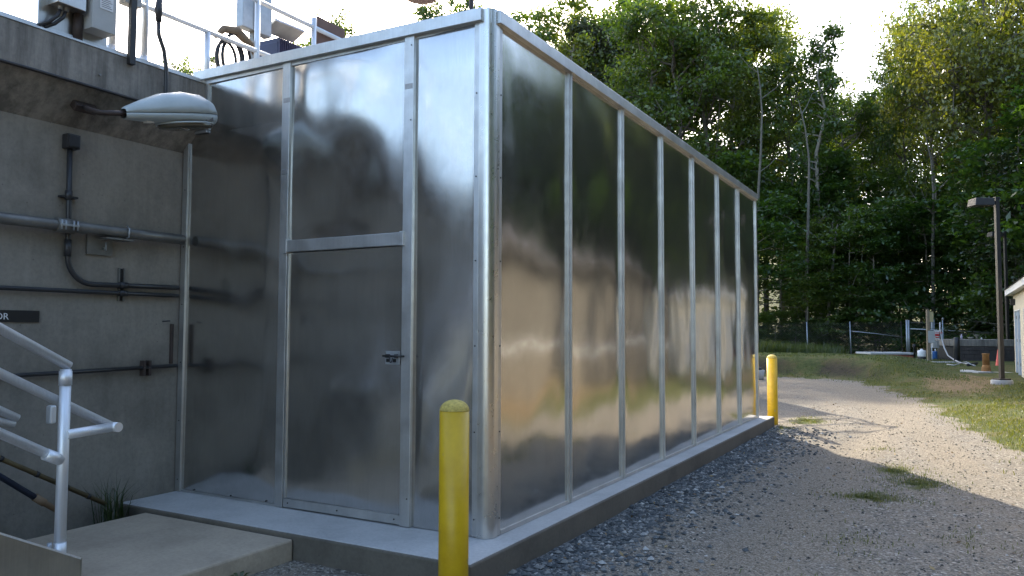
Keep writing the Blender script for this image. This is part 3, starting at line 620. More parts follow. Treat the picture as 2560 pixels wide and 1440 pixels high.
# ---------------------------------------------------------------- stairs with pipe railing, lower left
t = thing('metal_stairs', 'aluminium stairs with pipe handrail beside the old concrete pad', 'stairs', (-2.6, -1.6, -.03))
XS = -1.65; R1 = .0265
def rail(*pts, name='rail', r=R1): return MB().tube(pts, r, 18).build(name, 'pipe_alu', t)
rail((XS, -4.6, 1.184+.565*2.71), (XS, -1.872, 1.176), name='handrail')
pst = rail((XS, -1.89, .10), (XS, -1.89, 1.16), name='post', r=.03)
MB().tube([(XS, -1.89, .11), (XS, -1.89, .2)], .033, 18).build('post_base', 'pipe_alu', pst)
MB().tube([(XS, -1.89, 1.07), (XS, -1.89, 1.15)], .034, 18).build('post_collar', 'pipe_alu', pst)
MB().tube([(XS, -1.99, .70), (XS, -1.9, .655)], .033, 18).build('rail_collar', 'pipe_alu', pst)
XE = XS-.05
rail((XE, -4.6, .80+.54*3.03), (XE, -1.575, .806), name='middle_rail'); rail((XS+.02, -1.89, .795), (XE+.03, -1.585, .803), name='rail_return', r=.027)
MB().tube([(XE-.035, -1.575, .803), (XE+.075, -1.575, .803)], .0285, 18).build('rail_end', 'pipe_alu', t)
rail((XS, -4.6, .65+.56*2.72), (XS, -1.89, .65), name='lower_rail')
rail((XS, -3.6, .98), (XS, -3.6, 2.12), name='post', r=.03)
XW = -2.5
rail((XW, -4.6, .815+.55*2.92), (XW, -1.68, .815), name='wall_rail'); rail((XW, -2.3, .96), (XW, -1.7, .78), name='wall_rail', r=.024)
MB().obox((XW, -1.466, .82), (1, 0, 0), (0, 1, .1), (0, 0, 1), .03, .02, .06).build('rail_end_plate', 'pipe_alu', t, bevel=.01)
def stringer(x):
    y0 = -1.788; z0 = .085; sl = .54; L = 4.6+y0
    s_ = MB(); s_.prism([(y0, -.03), (y0, z0), (-4.6, z0+sl*L), (-4.6, z0+sl*L-.34), (y0-.55, -.03)], x-.004, x+.004, 'x')
    s2 = s_.build('stringer', 'beam_metal', t)
    f_ = MB(); f_.prism([(y0, z0), (y0, z0+.012), (-4.6, z0+sl*L+.012), (-4.6, z0+sl*L)], x-.06, x+.008, 'x'); f_.build('stringer_flange', 'pipe_alu', s2)
    MB().box(x-.06, x+.007, y0, y0+.006, -.03, z0+.01).build('stringer_end', 'beam_metal', s2)
    MB().tube([(x-.03, y0-.16, z0+.09), (x-.03, y0-.16, z0+.125)], .013, 8).build('bolt', 'gal_light', s2)
stringer(-1.62); stringer(-2.5)
for k_ in range(6):
    MB().box(-2.49, -1.68, -2.35-.3*k_, -2.07-.3*k_, .14+.162*k_, .17+.162*k_).build('tread', 'pipe_alu', t, bevel=.004)

# poles leaning by the stairs and weeds
t = thing('banded_pole', 'old yellow pole with black bands lying against the tank wall', 'pole', (-2.98, -.8, 0))
A = Vector((-2.98, -3.0, 1.36)); B = Vector((-2.93, -.78, .06)); MB().tube([A, B], .017, 10).build('pole_shaft', 'bamboo', t)
for f_ in (.55, .66, .77, .865, .94): c_ = A.lerp(B, f_); d_ = (B-A).normalized(); MB().tube([c_-d_*.012, c_+d_*.012], .0205, 10).build('band', 'black', t)
t = thing('navy_pole', 'dark blue pole with pale pipe end lying under the stairs', 'pole', (-2.75, -1.3, 0))
A = Vector((-2.72, -3.0, 1.46)); B = Vector((-2.72, -1.43, .25)); Cc = Vector((-2.72, -1.26, .12))
MB().tube([A, B], .02, 12).build('pole_shaft', 'navy', t); MB().tube([B, B.lerp(Cc, .4), B.lerp(Cc, .42), Cc], [.026, .026, .02, .018], 12).build('pipe_end', 'tan_cable', t)

def blades(n, pos, h, w, lean, flat=.0):
    pos = np.asarray(pos, float); n = len(pos); a = rng.uniform(0, 2*math.pi, n); l = rng.uniform(.1, 1, n)*lean
    hh = h*rng.uniform(.5, 1.15, n) if np.isscalar(h) else h*rng.uniform(.5, 1.15, n)
    d = np.stack([np.cos(a), np.sin(a), np.zeros(n)], 1); s_ = np.stack([-np.sin(a), np.cos(a), np.zeros(n)], 1)*(w*rng.uniform(.6, 1.2, n))[:, None]
    mid = pos+d*(l*hh*.35)[:, None]+np.array([0, 0, 1])*(hh*.6)[:, None]; tip = pos+d*(l*hh)[:, None]+np.array([0, 0, 1])*(hh*(1-.25*l))[:, None]
    Vv = np.stack([pos-s_, pos+s_, mid+s_*.8, mid-s_*.8, tip], 1).reshape(-1, 3); o_ = np.arange(n)*5
    tri = np.concatenate([np.stack([o_, o_+1, o_+2], 1), np.stack([o_, o_+2, o_+3], 1), np.stack([o_+3, o_+2, o_+4], 1)])
    return Vv, tri
def on_ground(x, y, dz=-.005): return np.stack([x, y, terrain(x, y)+dz], 1)
# weed clump by the wall
n = 90; Vv, tri = blades(n, np.stack([-2.93+rng.normal(0, .05, n), -.72+rng.normal(0, .05, n), np.full(n, G0)], 1), .42, .004, .9)
tag(link('weed_clump', np_mesh('weed_clump', Vv, tri), 'weed'), 'spiky dark grass clump growing against the tank wall', 'plant')
def seedling(x, y, label, s=1):
    t_ = thing('seedling', label, 'plant', (x, y, gz(x, y)))
    for k_ in range(6):
        a_ = k_*1.05; d_ = Vector((math.cos(a_), math.sin(a_), .7))*.07*s; sd_ = Vector((-math.sin(a_), math.cos(a_), 0))*.013*s; b0 = Vector((x, y, gz(x, y)))
        MB().add([b0, b0+d_*.55+sd_+Vector((0, 0, .02)), b0+d_, b0+d_*.55-sd_+Vector((0, 0, .02))], [(0, 1, 2, 3)]).build('leaf', 'weed', t_)
    return t_
seedling(-1.16, -1.05, 'small green seedling growing along the edge of the old pad'); seedling(-1.13, -1.4, 'small weed in the gravel against the pad edge near the picture bottom', .8)

# ---------------------------------------------------------------- bollards
def bollard(x, y, zt, label):
    t_ = thing('bollard', label, 'bollard', (x, y, G0), 'yellow safety bollards')
    r_ = .084
    MB().lathe((x, y, 0), [(r_, -.6), (r_, zt-.062)], 28).build('pipe', 'yellow', t_)
    MB().lathe((x, y, 0), [(r_+.0005, zt-.062)]+[(r_*math.cos(a_), zt-.06+.06*math.sin(a_)) for a_ in np.linspace(.05, 1.5, 8)], 28).build('domed_cap', 'yellow_cap', t_)
    return t_
bollard(.262, -.82, .998, 'near yellow bollard in front of the enclosure corner, scuffed near its foot')
b2 = bollard(.115, 9.0, .992, 'far yellow bollard standing at the far end of the slab')
b2.children[1].data.materials[0] = M['yellow']

# ---------------------------------------------------------------- loose stones and grass
def stones(n, xs, ys_, smin, smax, name, mat):
    s_ = smin+(smax-smin)*rng.random(n)**3
    oct_v = np.array([(1, 0, 0), (-1, 0, 0), (0, 1, 0), (0, -1, 0), (0, 0, .7), (0, 0, -.7)], float); oct_f = np.array([(0, 2, 4), (2, 1, 4), (1, 3, 4), (3, 0, 4), (2, 0, 5), (1, 2, 5), (3, 1, 5), (0, 3, 5)])
    vj = oct_v[None]*(1+rng.uniform(-.35, .35, (n, 6, 3))); a = rng.uniform(0, 6.28, n); ca, sa = np.cos(a), np.sin(a)
    x_ = vj[:, :, 0]*ca[:, None]-vj[:, :, 1]*sa[:, None]; y_ = vj[:, :, 0]*sa[:, None]+vj[:, :, 1]*ca[:, None]
    P_ = on_ground(xs, ys_, 0); Vv = np.stack([P_[:, 0:1]+x_*s_[:, None], P_[:, 1:2]+y_*s_[:, None], P_[:, 2:3]+vj[:, :, 2]*s_[:, None]*.8+s_[:, None]*.2], -1).reshape(-1, 3)
    F_ = (oct_f[None]+(np.arange(n)*6)[:, None, None]).reshape(-1, 3)
    return link(name, np_mesh(name, Vv, F_), mat, kind='stuff')
def stone_mat(name, stops):
    m, nt, b = new_mat(name); g_ = N(nt, 'ShaderNodeNewGeometry'); c_ = ramp(nt, g_.outputs['Random Per Island'], stops)
    nt.links.new(c_, b.inputs['Base Color']); b.inputs['Roughness'].default_value = .9; return m
M['chips'] = stone_mat('dark_chippings', [(0, (.04, .046, .05)), (.6, (.11, .12, .125)), (.9, (.2, .2, .19)), (1, (.45, .44, .42))])
M['pebbles'] = stone_mat('pebbles', [(0, (.035, .035, .034)), (.4, (.11, .105, .09)), (.85, (.24, .22, .185)), (1, (.5, .48, .45))])
n = 9000; yy = rng.uniform(-2.6, 8.8, n); xx = .22+np.abs(rng.normal(0, .38, n)); stones(n, xx, yy, .005, .032, 'dark_gravel', 'chips')
n = 14000; yy = -3+16*rng.random(n)**1.6; xx = rng.uniform(.2, 3.9, n); k_ = edge_dist(xx, yy) < .1; stones(int(k_.sum()), xx[k_], yy[k_], .004, .016, 'pebbles', 'pebbles')
n = 2600; yy = rng.uniform(-2.6, -.6, n); xx = rng.uniform(-1.2, .3, n); stones(n, xx, yy, .004, .017, 'pebbles', 'pebbles')
n = 700; yy = rng.uniform(-1.7, -.56, n); xx = rng.uniform(-3.1, -2.78, n); stones(n, xx, yy, .005, .02, 'soil_stones', 'chips')
n = 420; yy = rng.uniform(-2.5, 14, n); xx = np.where(rng.random(n) < .5, .25+np.abs(rng.normal(0, .5, n)), rng.uniform(.3, 3.3, n)); P_ = on_ground(xx, yy, .012); Vv, F_ = None, None
a_ = rng.normal(0, 1, (n, 3))*np.array([1, 1, .25]); a_ /= np.linalg.norm(a_, axis=1)[:, None]; b_ = np.stack([-a_[:, 1], a_[:, 0], rng.normal(0, .3, n)], 1); s_ = rng.uniform(.012, .03, n)[:, None]
Vv = np.stack([P_-a_*s_, P_-b_*s_*.5, P_+a_*s_, P_+b_*s_*.5], 1).reshape(-1, 3); M['litter'] = stone_mat('leaf_litter', [(0, (.1, .06, .03)), (.6, (.2, .13, .06)), (1, (.32, .25, .12))])
link('fallen_leaves', np_mesh('fallen_leaves', Vv, np.arange(n*4).reshape(n, 4)), 'litter', kind='stuff')
# grass
def grass_obj(name, x, y, h, w, lean): Vv, tri = blades(len(x), on_ground(x, y), h, w, lean); return link(name, np_mesh(name, Vv, tri), 'grass', kind='stuff')
ps = []
for cx, cy, rx, ry, n in ((2.0, 3.6, .2, .16, 1500), (2.4, 4.5, .2, .3, 1300), (2.15, 5.2, .18, .35, 700), (.5, 9.8, .22, .55, 1600), (.34, 8.7, .1, .35, 500), (2.1, 1.8, .25, .3, 220), (2.9, 2.3, .3, .3, 160), (2.0, .6, .3, .3, 160), (1.9, 6.9, .15, .3, 120)):
    ps.append(np.stack([cx+rx*.55*rng.standard_t(3, n), cy+ry*.55*rng.standard_t(3, n)], 1))
ps = np.concatenate(ps); k_ = (fbm(ps[:, 0], ps[:, 1], 5, 77)+.25*rng.random(len(ps)) > .52) & (edge_dist(ps[:, 0], ps[:, 1]) < .6) & (ps[:, 0] > .22); grass_obj('grass_tufts', ps[k_, 0], ps[k_, 1], .042, .003, 1.5)
n = 120000; yy = rng.uniform(1, 27, n); xx = rng.uniform(.5, 7, n); s_ = edge_dist(xx, yy); den = sstep(-.45, .5, s_-.28+(fbm(xx, yy, 1.6, 21)-.5)*1.0)*(.25+.75*sstep(.35, .6, fbm(xx, yy, 1.1, 33)))
den *= 1-.85*np.clip(np.exp(-(((xx-3.0)/.95)**2+((yy-20.5)/4.2)**2))*1.4, 0, 1)
den *= 1-.9*sstep(.1, .45, xx-(2.75+.075*(yy+4.5)))*(1-sstep(15, 18, yy)); k_ = (rng.random(n) < den) & (s_ < 4.2); grass_obj('grass_verge', xx[k_], yy[k_], .065, .005, 1.2)
n = 60000; yy = rng.uniform(21, 42, n); xx = rng.uniform(-11, 3.2, n); s_ = edge_dist(xx, yy); den = sstep(-.3, .6, s_)*(1-.5*np.exp(-((s_-1.45)/.5)**2))*(.25+.75*sstep(.4, .6, fbm(xx, yy, .6, 41)))
k_ = rng.random(n) < den; grass_obj('bank_grass', xx[k_], yy[k_], .07, .009, 1.1)
n = 9000; d_ = rng.uniform(38.5, 45, n); px_ = rng.uniform(1880, 2130, n); P_ = np.array([at(a_, 870, b_)[:2] for a_, b_ in zip(px_, d_)]); k_ = rng.random(n) < 1-sstep(2000, 2130, px_)
grass_obj('tall_grass', P_[k_, 0], P_[k_, 1], .3+.75*fbm(P_[k_, 0], P_[k_, 1], .9, 55), .013, .8)

# ---------------------------------------------------------------- yard beyond: fence, posts, boxes, drums
fe = thing('chain_link_fence', 'sagging chain link fence with thin posts along the wood edge', 'fence', at(2020, 877, 43))
def G(px, d): 
    p_ = at(px, 870, d); return Vector((p_.x, p_.y, gz(p_.x, p_.y)))
fp = [(1770, 44.6), (1897, 44), (2020, 43.5), (2128, 43), (2256, 42)]
for i, (px, d) in enumerate(fp):
    b_ = G(px, d); MB().tube([b_-Vector((0, 0, .3)), b_+Vector((RH.x*-.05, RH.y*-.05, 1.8))], .032 if i < 4 else .022, 8).build('fence_post', 'gal_light' if i < 4 else 'dark_iron', fe)
MB().tube([at(2129, 828, 43), at(2190, 834, 42.6), at(2258, 843, 42.1)], .022, 8).build('fallen_rail', 'gal_light', fe)
def chain(p0, p1, h0, h1, parent, step=.13):
    m_ = MB(); L = (p1-p0).length; dirv = (p1-p0)/L; n_ = int((L+h1)/step)
    for k_ in range(n_):
        for sg in (1, -1):
            u0 = k_*step-(h1-h0) if sg > 0 else k_*step; u1 = u0+(h1-h0)*sg; z0, z1 = h0, h1
            if max(u0, u1) < 0 or min(u0, u1) > L: continue
            for _ in range(2):
                if u0 < 0: z0 += (z1-z0)*(0-u0)/(u1-u0); u0 = 0
                if u0 > L: z0 += (z1-z0)*(L-u0)/(u1-u0); u0 = L
                if u1 < 0: z1 = z0+(z1-z0)*(0-u0)/(u1-u0); u1 = 0
                if u1 > L: z1 = z0+(z1-z0)*(L-u0)/(u1-u0); u1 = L
            m_.tube([p0+dirv*u0+Vector((0, 0, z0)), p0+dirv*u1+Vector((0, 0, z1))], .0028, 3, False)
    return m_.build('chain_link_mesh', 'gal', parent, kind='stuff', fix=False)
for (a_, d0), (b_, d1) in zip(fp[:-1], fp[1:]): chain(G(a_, d0), G(b_, d1), .03, 1.75, fe)
ge = thing('pipe_gate', 'galvanised gate post with long horizontal pipe and mesh by the wood', 'gate', G(2270, 41))
for px, d in ((2268, 41), (2273, 41.15)):
    b_ = G(px, d); MB().tube([b_-Vector((0, 0, .3)), b_+Vector((0, 0, 1.85))], .05, 10).build('gate_post', 'gal_light', ge)
MB().tube([at(2275, 822, 41), at(2380, 827, 40.5), at(2481, 832, 40)], .03, 8).build('gate_rail', 'gal_light', ge)
b_ = G(2487, 40); MB().tube([b_-Vector((0, 0, .3)), b_+Vector((0, 0, 1.45))], .035, 8).build('gate_post', 'gal', ge)
chain(G(2273, 41), G(2330, 40.8), 1.0, 1.8, ge); MB().tube([at(2275, 806, 41), at(2390, 810, 40.5), at(2487, 812, 40)], .006, 6).build('wire', 'gal', ge)
chain(G(2330, 40.8), G(2487, 40), .4, 1.2, ge)

def ground_box(px0, px1, py0, d, depth, name, mat, parent=None, label=None, cat=None, zb=-.1, bevel=.01):
    m_ = MB(); a_ = at(px0, py0, d); b_ = at(px1, py0, d); w = (b_-a_).dot(RH); c_ = a_+RH*(w/2)+FH*(depth/2); g_ = gz(c_.x, c_.y)
    m_.obox((c_.x, c_.y, (a_.z+g_+zb)/2), RH, FH, (0, 0, 1), w/2, depth/2, (a_.z-g_-zb)/2); o_ = m_.build(name, mat, parent, bevel=bevel)
    if label: tag(o_, label, cat)
    return o_
t = thing('utility_post', 'wooden post carrying grey boxes and white conduits in the grass', 'post', G(2321, 33))
ground_box(2317, 2324, 774, 33, .1, 'wooden_post', 'wood', t)
MB().fbox(2323.5, 2334, 779, 805, 33, .14).build('beige_box', 'beige', t); MB().fbox(2331, 2337, 799, 822, 33.2, .12).build('small_box', 'bluegrey', t); MB().fbox(2324, 2326, 805, 828, 33.05, .04).build('riser', 'conduit', t)
MB().fbox(2321.5, 2338, 827, 857, 32.9, .16).build('meter_box', 'greybox', t, bevel=.01); MB().fbox(2333, 2349, 852, 870, 33.5, .2).build('lower_box', 'greybox', t, bevel=.01)
for px in (2324.5, 2329): 
    b_ = at(px, 857, 33); MB().tube([(b_.x, b_.y, gz(b_.x, b_.y)-.05), b_], .019, 8).build('white_conduit', 'pvcwhite', t)
t = thing('warning_sign', 'white and red warning sign beside the wooden utility post', 'sign', G(2343, 33.6))
MB().fbox(2336, 2349, 825, 848, 33.4, .01).build('sign_board', 'white', t); MB().fbox(2338, 2348.5, 835, 840, 33.38, .01).build('red_band', 'red', t)
MB().fbox(2339, 2348, 842.5, 844.5, 33.38, .01).build('red_line', 'red', t)
c_ = at(2336.5, 833.5, 33.37); text_mesh('sign_lettering', 'DANGER', .085, Matrix.Translation(c_) @ Matrix(((RH.x, 0, -FH.x, 0), (RH.y, 0, -FH.y, 0), (0, 1, 0, 0), (0, 0, 0, 1))), 'red', t)
b_ = at(2344, 848, 33.5); MB().tube([(b_.x, b_.y, gz(b_.x, b_.y)-.1), (b_.x, b_.y, b_.z+.2)], .02, 8).build('sign_post', 'gal', t)
def cyl(px, d, r_, h, name, mat, prof=None, parent=None):
    p_ = G(px, d); m_ = MB(); m_.lathe(p_, prof or [(r_, -.05), (r_, h)], 20); return m_.build(name, mat, parent)
t = thing('white_drum', 'white plastic drum on a dark base beside the gate post', 'drum', G(2304, 34))
cyl(2304, 34, .17, .1, 'drum_base', 'black', None, t); cyl(2304, 34, .165, .3, 'drum_body', 'pvcwhite', [(.165, .1), (.17, .14), (.17, .34), (.15, .37), (.06, .385), (.05, .43), (.03, .44)], t)
t = thing('blue_drum', 'blue plastic drum with white pipe standing behind the utility post', 'drum', G(2338, 34.5))
cyl(2338, 34.5, .14, .3, 'drum_body', 'bluedrum', [(.13, -.03), (.14, .05), (.145, .3), (.15, .33), (.12, .34)], t); cyl(2338, 34.5, .03, .45, 'white_pipe', 'pvcwhite', [(.028, .32), (.028, .45)], t); cyl(2338, 34.5, .014, .7, 'riser', 'gal', [(.014, .45), (.014, .72)], t)
tag(cyl(2357, 35, .2, .4, 'covered_pump', 'brownmound', [(.2, -.05), (.19, .12), (.14, .27), (.06, .36), (.02, .38)]), 'brown rounded covered pump between blue drum and black standpipe', 'pump')
tag(cyl(2286, 34.6, .045, .6, 'vent_riser', 'black', [(.045, -.05), (.045, .48), (.075, .5), (.075, .6), (.03, .62)]), 'black vent pipe with knob next to the white drum', 'pipe')
t = thing('black_standpipe', 'thick black standpipe beside the dark block wall', 'pipe', G(2392, 31.5))
cyl(2392, 31.5, .115, 1.0, 'pipe', 'black', [(.115, -.05), (.115, .98), (.1, 1.0)], t); cyl(2392, 31.5, .14, .12, 'flange', 'black', [(.14, -.04), (.14, .08)], t)
p0 = at(2350, 806, 33.6); hs_ = [p0, at(2350, 822, 33.5), at(2354, 845, 33.3), at(2361, 870, 33), at(2370, 889, 32.6), at(2380, 896, 32)]
g1 = [(2395, 31), (2410, 30.2), (2425, 29.6), (2436, 28.8)]; hs_ += [G(px, d)+Vector((0, 0, .03)) for px, d in g1]
tag(MB().tube(hs_, .028, 8).build('grey_hose', 'hose'), 'pale grey hose curving down from a riser and along the ground', 'hose')
tag(MB().tube([G(px, d)+Vector((0, 0, .04+z)) for px, d, z in ((2366, 29.5, 0), (2385, 29, 0), (2400, 29.2, .07), (2415, 29.4, .1), (2428, 29, .02))], .022, 8).build('ground_hose', 'hose'), 'short pale hose loop lying on the grass before the block wall', 'hose')
tag(MB().tube([G(px, d)+Vector((0, 0, .05)) for px, d in ((2418, 29.1), (2430, 29.5), (2441, 29.9))], .05, 8).build('black_hose', 'black'), 'thick black hose end lying beside the pale hoses', 'hose')
cyl_r = at(2359, 822, 34); 
t = thing('water_riser', 'dark riser pipe with tap head behind the grey hose', 'pipe', G(2358, 34.5)); cyl(2358, 34.5, .03, 1.9, 'pipe', 'bluegrey', [(.035, -.05), (.03, 1.4), (.022, 1.42), (.022, 1.75)], t); cyl(2359, 34.5, .05, 1.9, 'tap_head', 'gal', [(.02, 1.7), (.05, 1.75), (.05, 1.8), (.02, 1.84)], t)
# dark block-walled chamber with concrete cap, blocks built one by one
t = thing('block_chamber', 'dark block chamber with pale concrete cap beside the cream building', 'chamber', G(2460, 32.5))
c0 = G(2398, 32.5); wid = (at(2531, 870, 33.2)-at(2398, 870, 32.5)).dot(RH); topz = at(2398, 866, 32.5).z
hgt = topz-(c0.z-.05); rows = 4; bw = .42; bh = hgt/rows; cnt = 0; bme = None
for r_ in range(rows):
    u = -bw/2 if r_ % 2 else 0
    while u < wid-.02:
        ua = max(u, 0); ub = min(u+bw, wid); m_ = MB(); c_ = c0+RH*((ua+ub)/2)+FH*(.1+.01*random.random()); m_.obox((c_.x, c_.y, c0.z-.05+bh*(r_+.5)), RH, FH, (0, 0, 1), (ub-ua)/2-.006, .1, bh/2-.006); m_.build('block', 'darkblock', t); u += bw
m_ = MB(); c_ = c0+RH*(wid/2)+FH*.9; m_.obox((c_.x, c_.y, c0.z-.05+hgt/2), RH, FH, (0, 0, 1), wid/2-.02, .78, hgt/2-.01); m_.build('core', 'gap', t)
m_ = MB(); m_.obox((c_.x, c_.y, topz+.145), RH, FH, (0, 0, 1), wid/2+.02, .92, .143); m_.build('concrete_cap', 'beam', t, bevel=.02)
capz = topz+.29; yb = 32.9
def on_cap(px): p_ = at(px, 848, yb); return Vector((p_.x, p_.y, capz))
tag(MB().lathe(on_cap(2404), [(.045, 0), (.045, .14), (.02, .18), (.02, .22)], 14).build('bottle', 'flask'), 'mauve bottle standing at the left end of the chamber cap', 'bottle')
tag(MB().lathe(on_cap(2427), [(.07, 0), (.1, .05), (.12, .1), (.1, .09)], 16).build('bowl', 'stoneware'), 'wide shallow bowl on the chamber cap next to the bottle', 'bowl')
tag(MB().lathe(on_cap(2442), [(.05, 0), (.03, .08), (.09, .16), (.13, .2), (.1, .19)], 16).build('birdbath_bowl', 'stoneware'), 'footed stone bowl in the middle of the chamber cap', 'bowl')
tag(MB().lathe(on_cap(2454), [(.03, 0), (.03, .06), (.01, .08)], 10).build('small_jar', 'pvcwhite'), 'tiny white jar on the right part of the chamber cap', 'jar')
# cone, clay pipe, pads
t = thing('traffic_cone', 'orange traffic cone standing partly behind the brown lamp pole', 'cone', G(2496, 29)); p_ = G(2496, 29); p_.z = .045
MB().lathe(p_, [(.13, .02), (.12, .03), (.03, .66), (.02, .67)], 20).build('cone_body', 'orange', t); MB().obox(p_+Vector((0, 0, .012)), RH, FH, (0, 0, 1), .17, .17, .012).build('cone_base', 'black', t)
p_ = G(2464, 26); p_.z = -.01
t = thing('clay_pipe', 'rust brown clay pipe standing on its bell end near the apron', 'pipe', p_)
MB().lathe(p_, [(.105, .28), (.1, .62), (.115, .64), (.115, .67), (.08, .67)], 20).build('pipe', 'rust', t); MB().lathe(p_, [(.135, 0), (.14, .05), (.135, .2), (.105, .29)], 20).build('bell_end', 'rust', t)
tag(ground_box(2446, 2484, 929.5, 25.6, .35, 'pipe_footing', 'apron', zb=-.06), 'thin pale slab under the standing clay pipe', 'slab')
t = thing('precast_cover', 'pale flat cover slab on red brick edging lying in the grass', 'slab', G(2233, 36))
def seg(px0, px1, d, depth, z0, z1, name, mat, bev=.008):
    a_ = G(px0, d); b_ = G(px1, d); w = (b_-a_).dot(RH); g_ = gz(*((a_+b_)/2)[:2]); c_ = a_+RH*(w/2)+FH*(depth/2); m_ = MB(); m_.obox((c_.x, c_.y, g_+(z0+z1)/2), RH, FH, (0, 0, 1), w/2, depth/2, (z1-z0)/2); return m_.build(name, mat, t, bevel=bev)
seg(2176, 2290, 34.6, 1.5, .11, .19, 'cover_slab', 'slab')
for k_ in range(9): seg(2178+12.3*k_, 2178+12.3*k_+11.6, 34.63, .16, -.05, .108, 'brick', 'brick_red', .004)
seg(2181, 2286, 34.8, 1.2, -.06, .1, 'core', 'gap', 0)
for px in (2207, 2256): b_ = G(px, 35.2); MB().tube([b_+Vector((0, 0, .15)), b_+Vector((0, 0, .42))], .012, 6).build('lifting_rod', 'dark_iron', t)
tag(ground_box(2200, 2325, 903, 32.6, .5, 'ground_slab', 'apron', zb=-.1), 'narrow pale concrete strip in the grass before the brick edged cover', 'slab')
tag(ground_box(2340, 2400, 905, 31.2, .5, 'ground_slab', 'apron', zb=-.1), 'narrow pale concrete strip at the foot of the black standpipe', 'slab')
t = thing('planter', 'pale round concrete planter half hidden behind the enclosure edge', 'planter', G(1895, 25)); cyl(1895, 25, .2, .3, 'pot', 'apron', [(.15, -.05), (.2, .3), (.17, .31), (.15, .26)], t); cyl(1895, 25, .1, .4, 'dark_filling', 'black', [(.1, .2), (.12, .36), (.05, .4)], t)

# ---------------------------------------------------------------- shoebox lamp poles
def pole_lamp(px, pyb, pyt, d, label, base):
    b_ = at(px, pyb, d); b_.z = gz(b_.x, b_.y); tz = at(px, pyt, d).z
    t_ = thing('lamp_pole', label, 'street lamp', b_, 'shoebox lamp poles by the cream building')
    q_ = MB(); q_.obox((b_.x, b_.y, (b_.z+.1+tz)/2), RH, FH, (0, 0, 1), .052, .052, (tz-b_.z-.1)/2); q_.build('pole', 'bronze', t_, bevel=.006)
    MB().obox((b_.x, b_.y, tz+.02), RH, FH, (0, 0, 1), .06, .06, .02).build('pole_cap', 'bronze', t_)
    MB().obox((b_.x, b_.y, b_.z+.14), RH, FH, (0, 0, 1), .15, .15, .02).build('base_plate', 'bronze', t_)
    if base: MB().lathe((b_.x, b_.y, b_.z), [(.26, -.6), (.26, .1), (.24, .12)], 24).build('concrete_footing', 'apron', t_)
    c_ = Vector((b_.x, b_.y, tz-.11)); MB().obox(c_-RH*.11, RH, FH, (0, 0, 1), .07, .03, .04).build('arm', 'bronze', t_)
    hd = MB(); hc = c_-RH*.42
    vs = [hc+RH*(x*.26)+FH*(y*.2)+Vector((0, 0, z)) for x, y, z in ((-1, -1, -.1), (1, -1, -.1), (1, 1, -.1), (-1, 1, -.1), (-.9, -.92, .1), (1, -.92, .1), (1, .92, .1), (-.9, .92, .1))]
    hd.add(vs, [(0, 3, 2, 1), (4, 5, 6, 7), (0, 1, 5, 4), (1, 2, 6, 5), (2, 3, 7, 6), (3, 0, 4, 7)]); h_ = hd.build('lamp_head', 'bronze', t_, bevel=.012)
    MB().obox(hc+Vector((0, 0, -.104)), RH, FH, (0, 0, 1), .21, .16, .006).build('lens', 'lamplens', h_)
pole_lamp(2505, 962, 492, 20.6, 'near brown square lamp pole with shoebox head on a round footing', True)
pole_lamp(2521, 893, 578, 33.8, 'far brown lamp pole seen just behind the near pole', False)

# ---------------------------------------------------------------- cream building on the right
XB = 4.62; Y1, Y0 = 26.4, 18.8; ZE = 2.62
t = thing('cream_building', 'low cream building with blue double doors at the right edge', 'building', (7.5, 17, 0))
# wall pieces between door openings (doors are built into the openings)
dz0, dz1 = .06, 2.08
doors = [(25.95, 24.95), (24.75, 23.75), (22.4, 21.4)]
cuts = [Y1]+[v for d_ in doors for v in d_]+[Y0]
for k_ in range(0, len(cuts), 2): MB().box(XB, XB+.2, cuts[k_+1], cuts[k_], -.3, ZE).build('wall', 'cream', t)
for a_, b_ in doors:
    MB().box(XB, XB+.2, b_, a_, dz1, ZE).build('wall', 'cream', t)
    d_ = MB().box(XB+.05, XB+.1, b_+.03, a_-.03, dz0, dz1-.03).build('door', 'bluedoor', t)
    MB().tube([(XB+.05, b_+.1, 1.05), (XB+.01, b_+.1, 1.05), (XB+.01, b_+.2, 1.05)], .012, 8).build('handle', 'gal_light', d_)
    for z in (.35, 1.1, 1.85): MB().box(XB+.035, XB+.05, a_-.05, a_-.02, z-.05, z+.05).build('hinge', 'gal', d_)
    fr = MB(); fr.box(XB-.01, XB+.11, a_-.03, a_, -.05, dz1); fr.box(XB-.01, XB+.11, b_, b_+.03, -.05, dz1); fr.box(XB-.01, XB+.11, b_+.03, a_-.03, dz1-.03, dz1); fr.build('door_frame', 'white', t)
MB().box(XB+.2, 11, Y1-.2, Y1, -.3, ZE).build('wall', 'cream', t); MB().box(XB+.2, 11, Y0, Y0+.2, -.3, ZE).build('wall', 'cream', t); MB().box(10.8, 11, Y0+.2, Y1-.2, -.3, ZE).build('wall', 'cream', t)
MB().box(XB-.18, 11.3, Y0-.3, Y1+.25, ZE, ZE+.02).build('soffit', 'white', t)
MB().box(XB-.22, XB-.18, Y0-.3, Y1+.28, ZE-.03, ZE+.16).build('fascia', 'white', t); MB().box(XB-.18, 11.3, Y1+.25, Y1+.28, ZE-.03, ZE+.16).build('fascia', 'white', t)
ro = MB(); zr = ZE+.9; ro.add([(XB-.26, Y0-.32, ZE+.165), (11.38, Y0-.32, ZE+.165), (11.38, Y1+.3, ZE+.165), (XB-.26, Y1+.3, ZE+.165), (7.8, Y0-.32, zr), (7.8, Y1+.3, zr)], [(0, 3, 5, 4), (1, 4, 5, 2), (0, 4, 1), (3, 2, 5), (0, 1, 2, 3)]); ro.build('roof', 'roof', t)
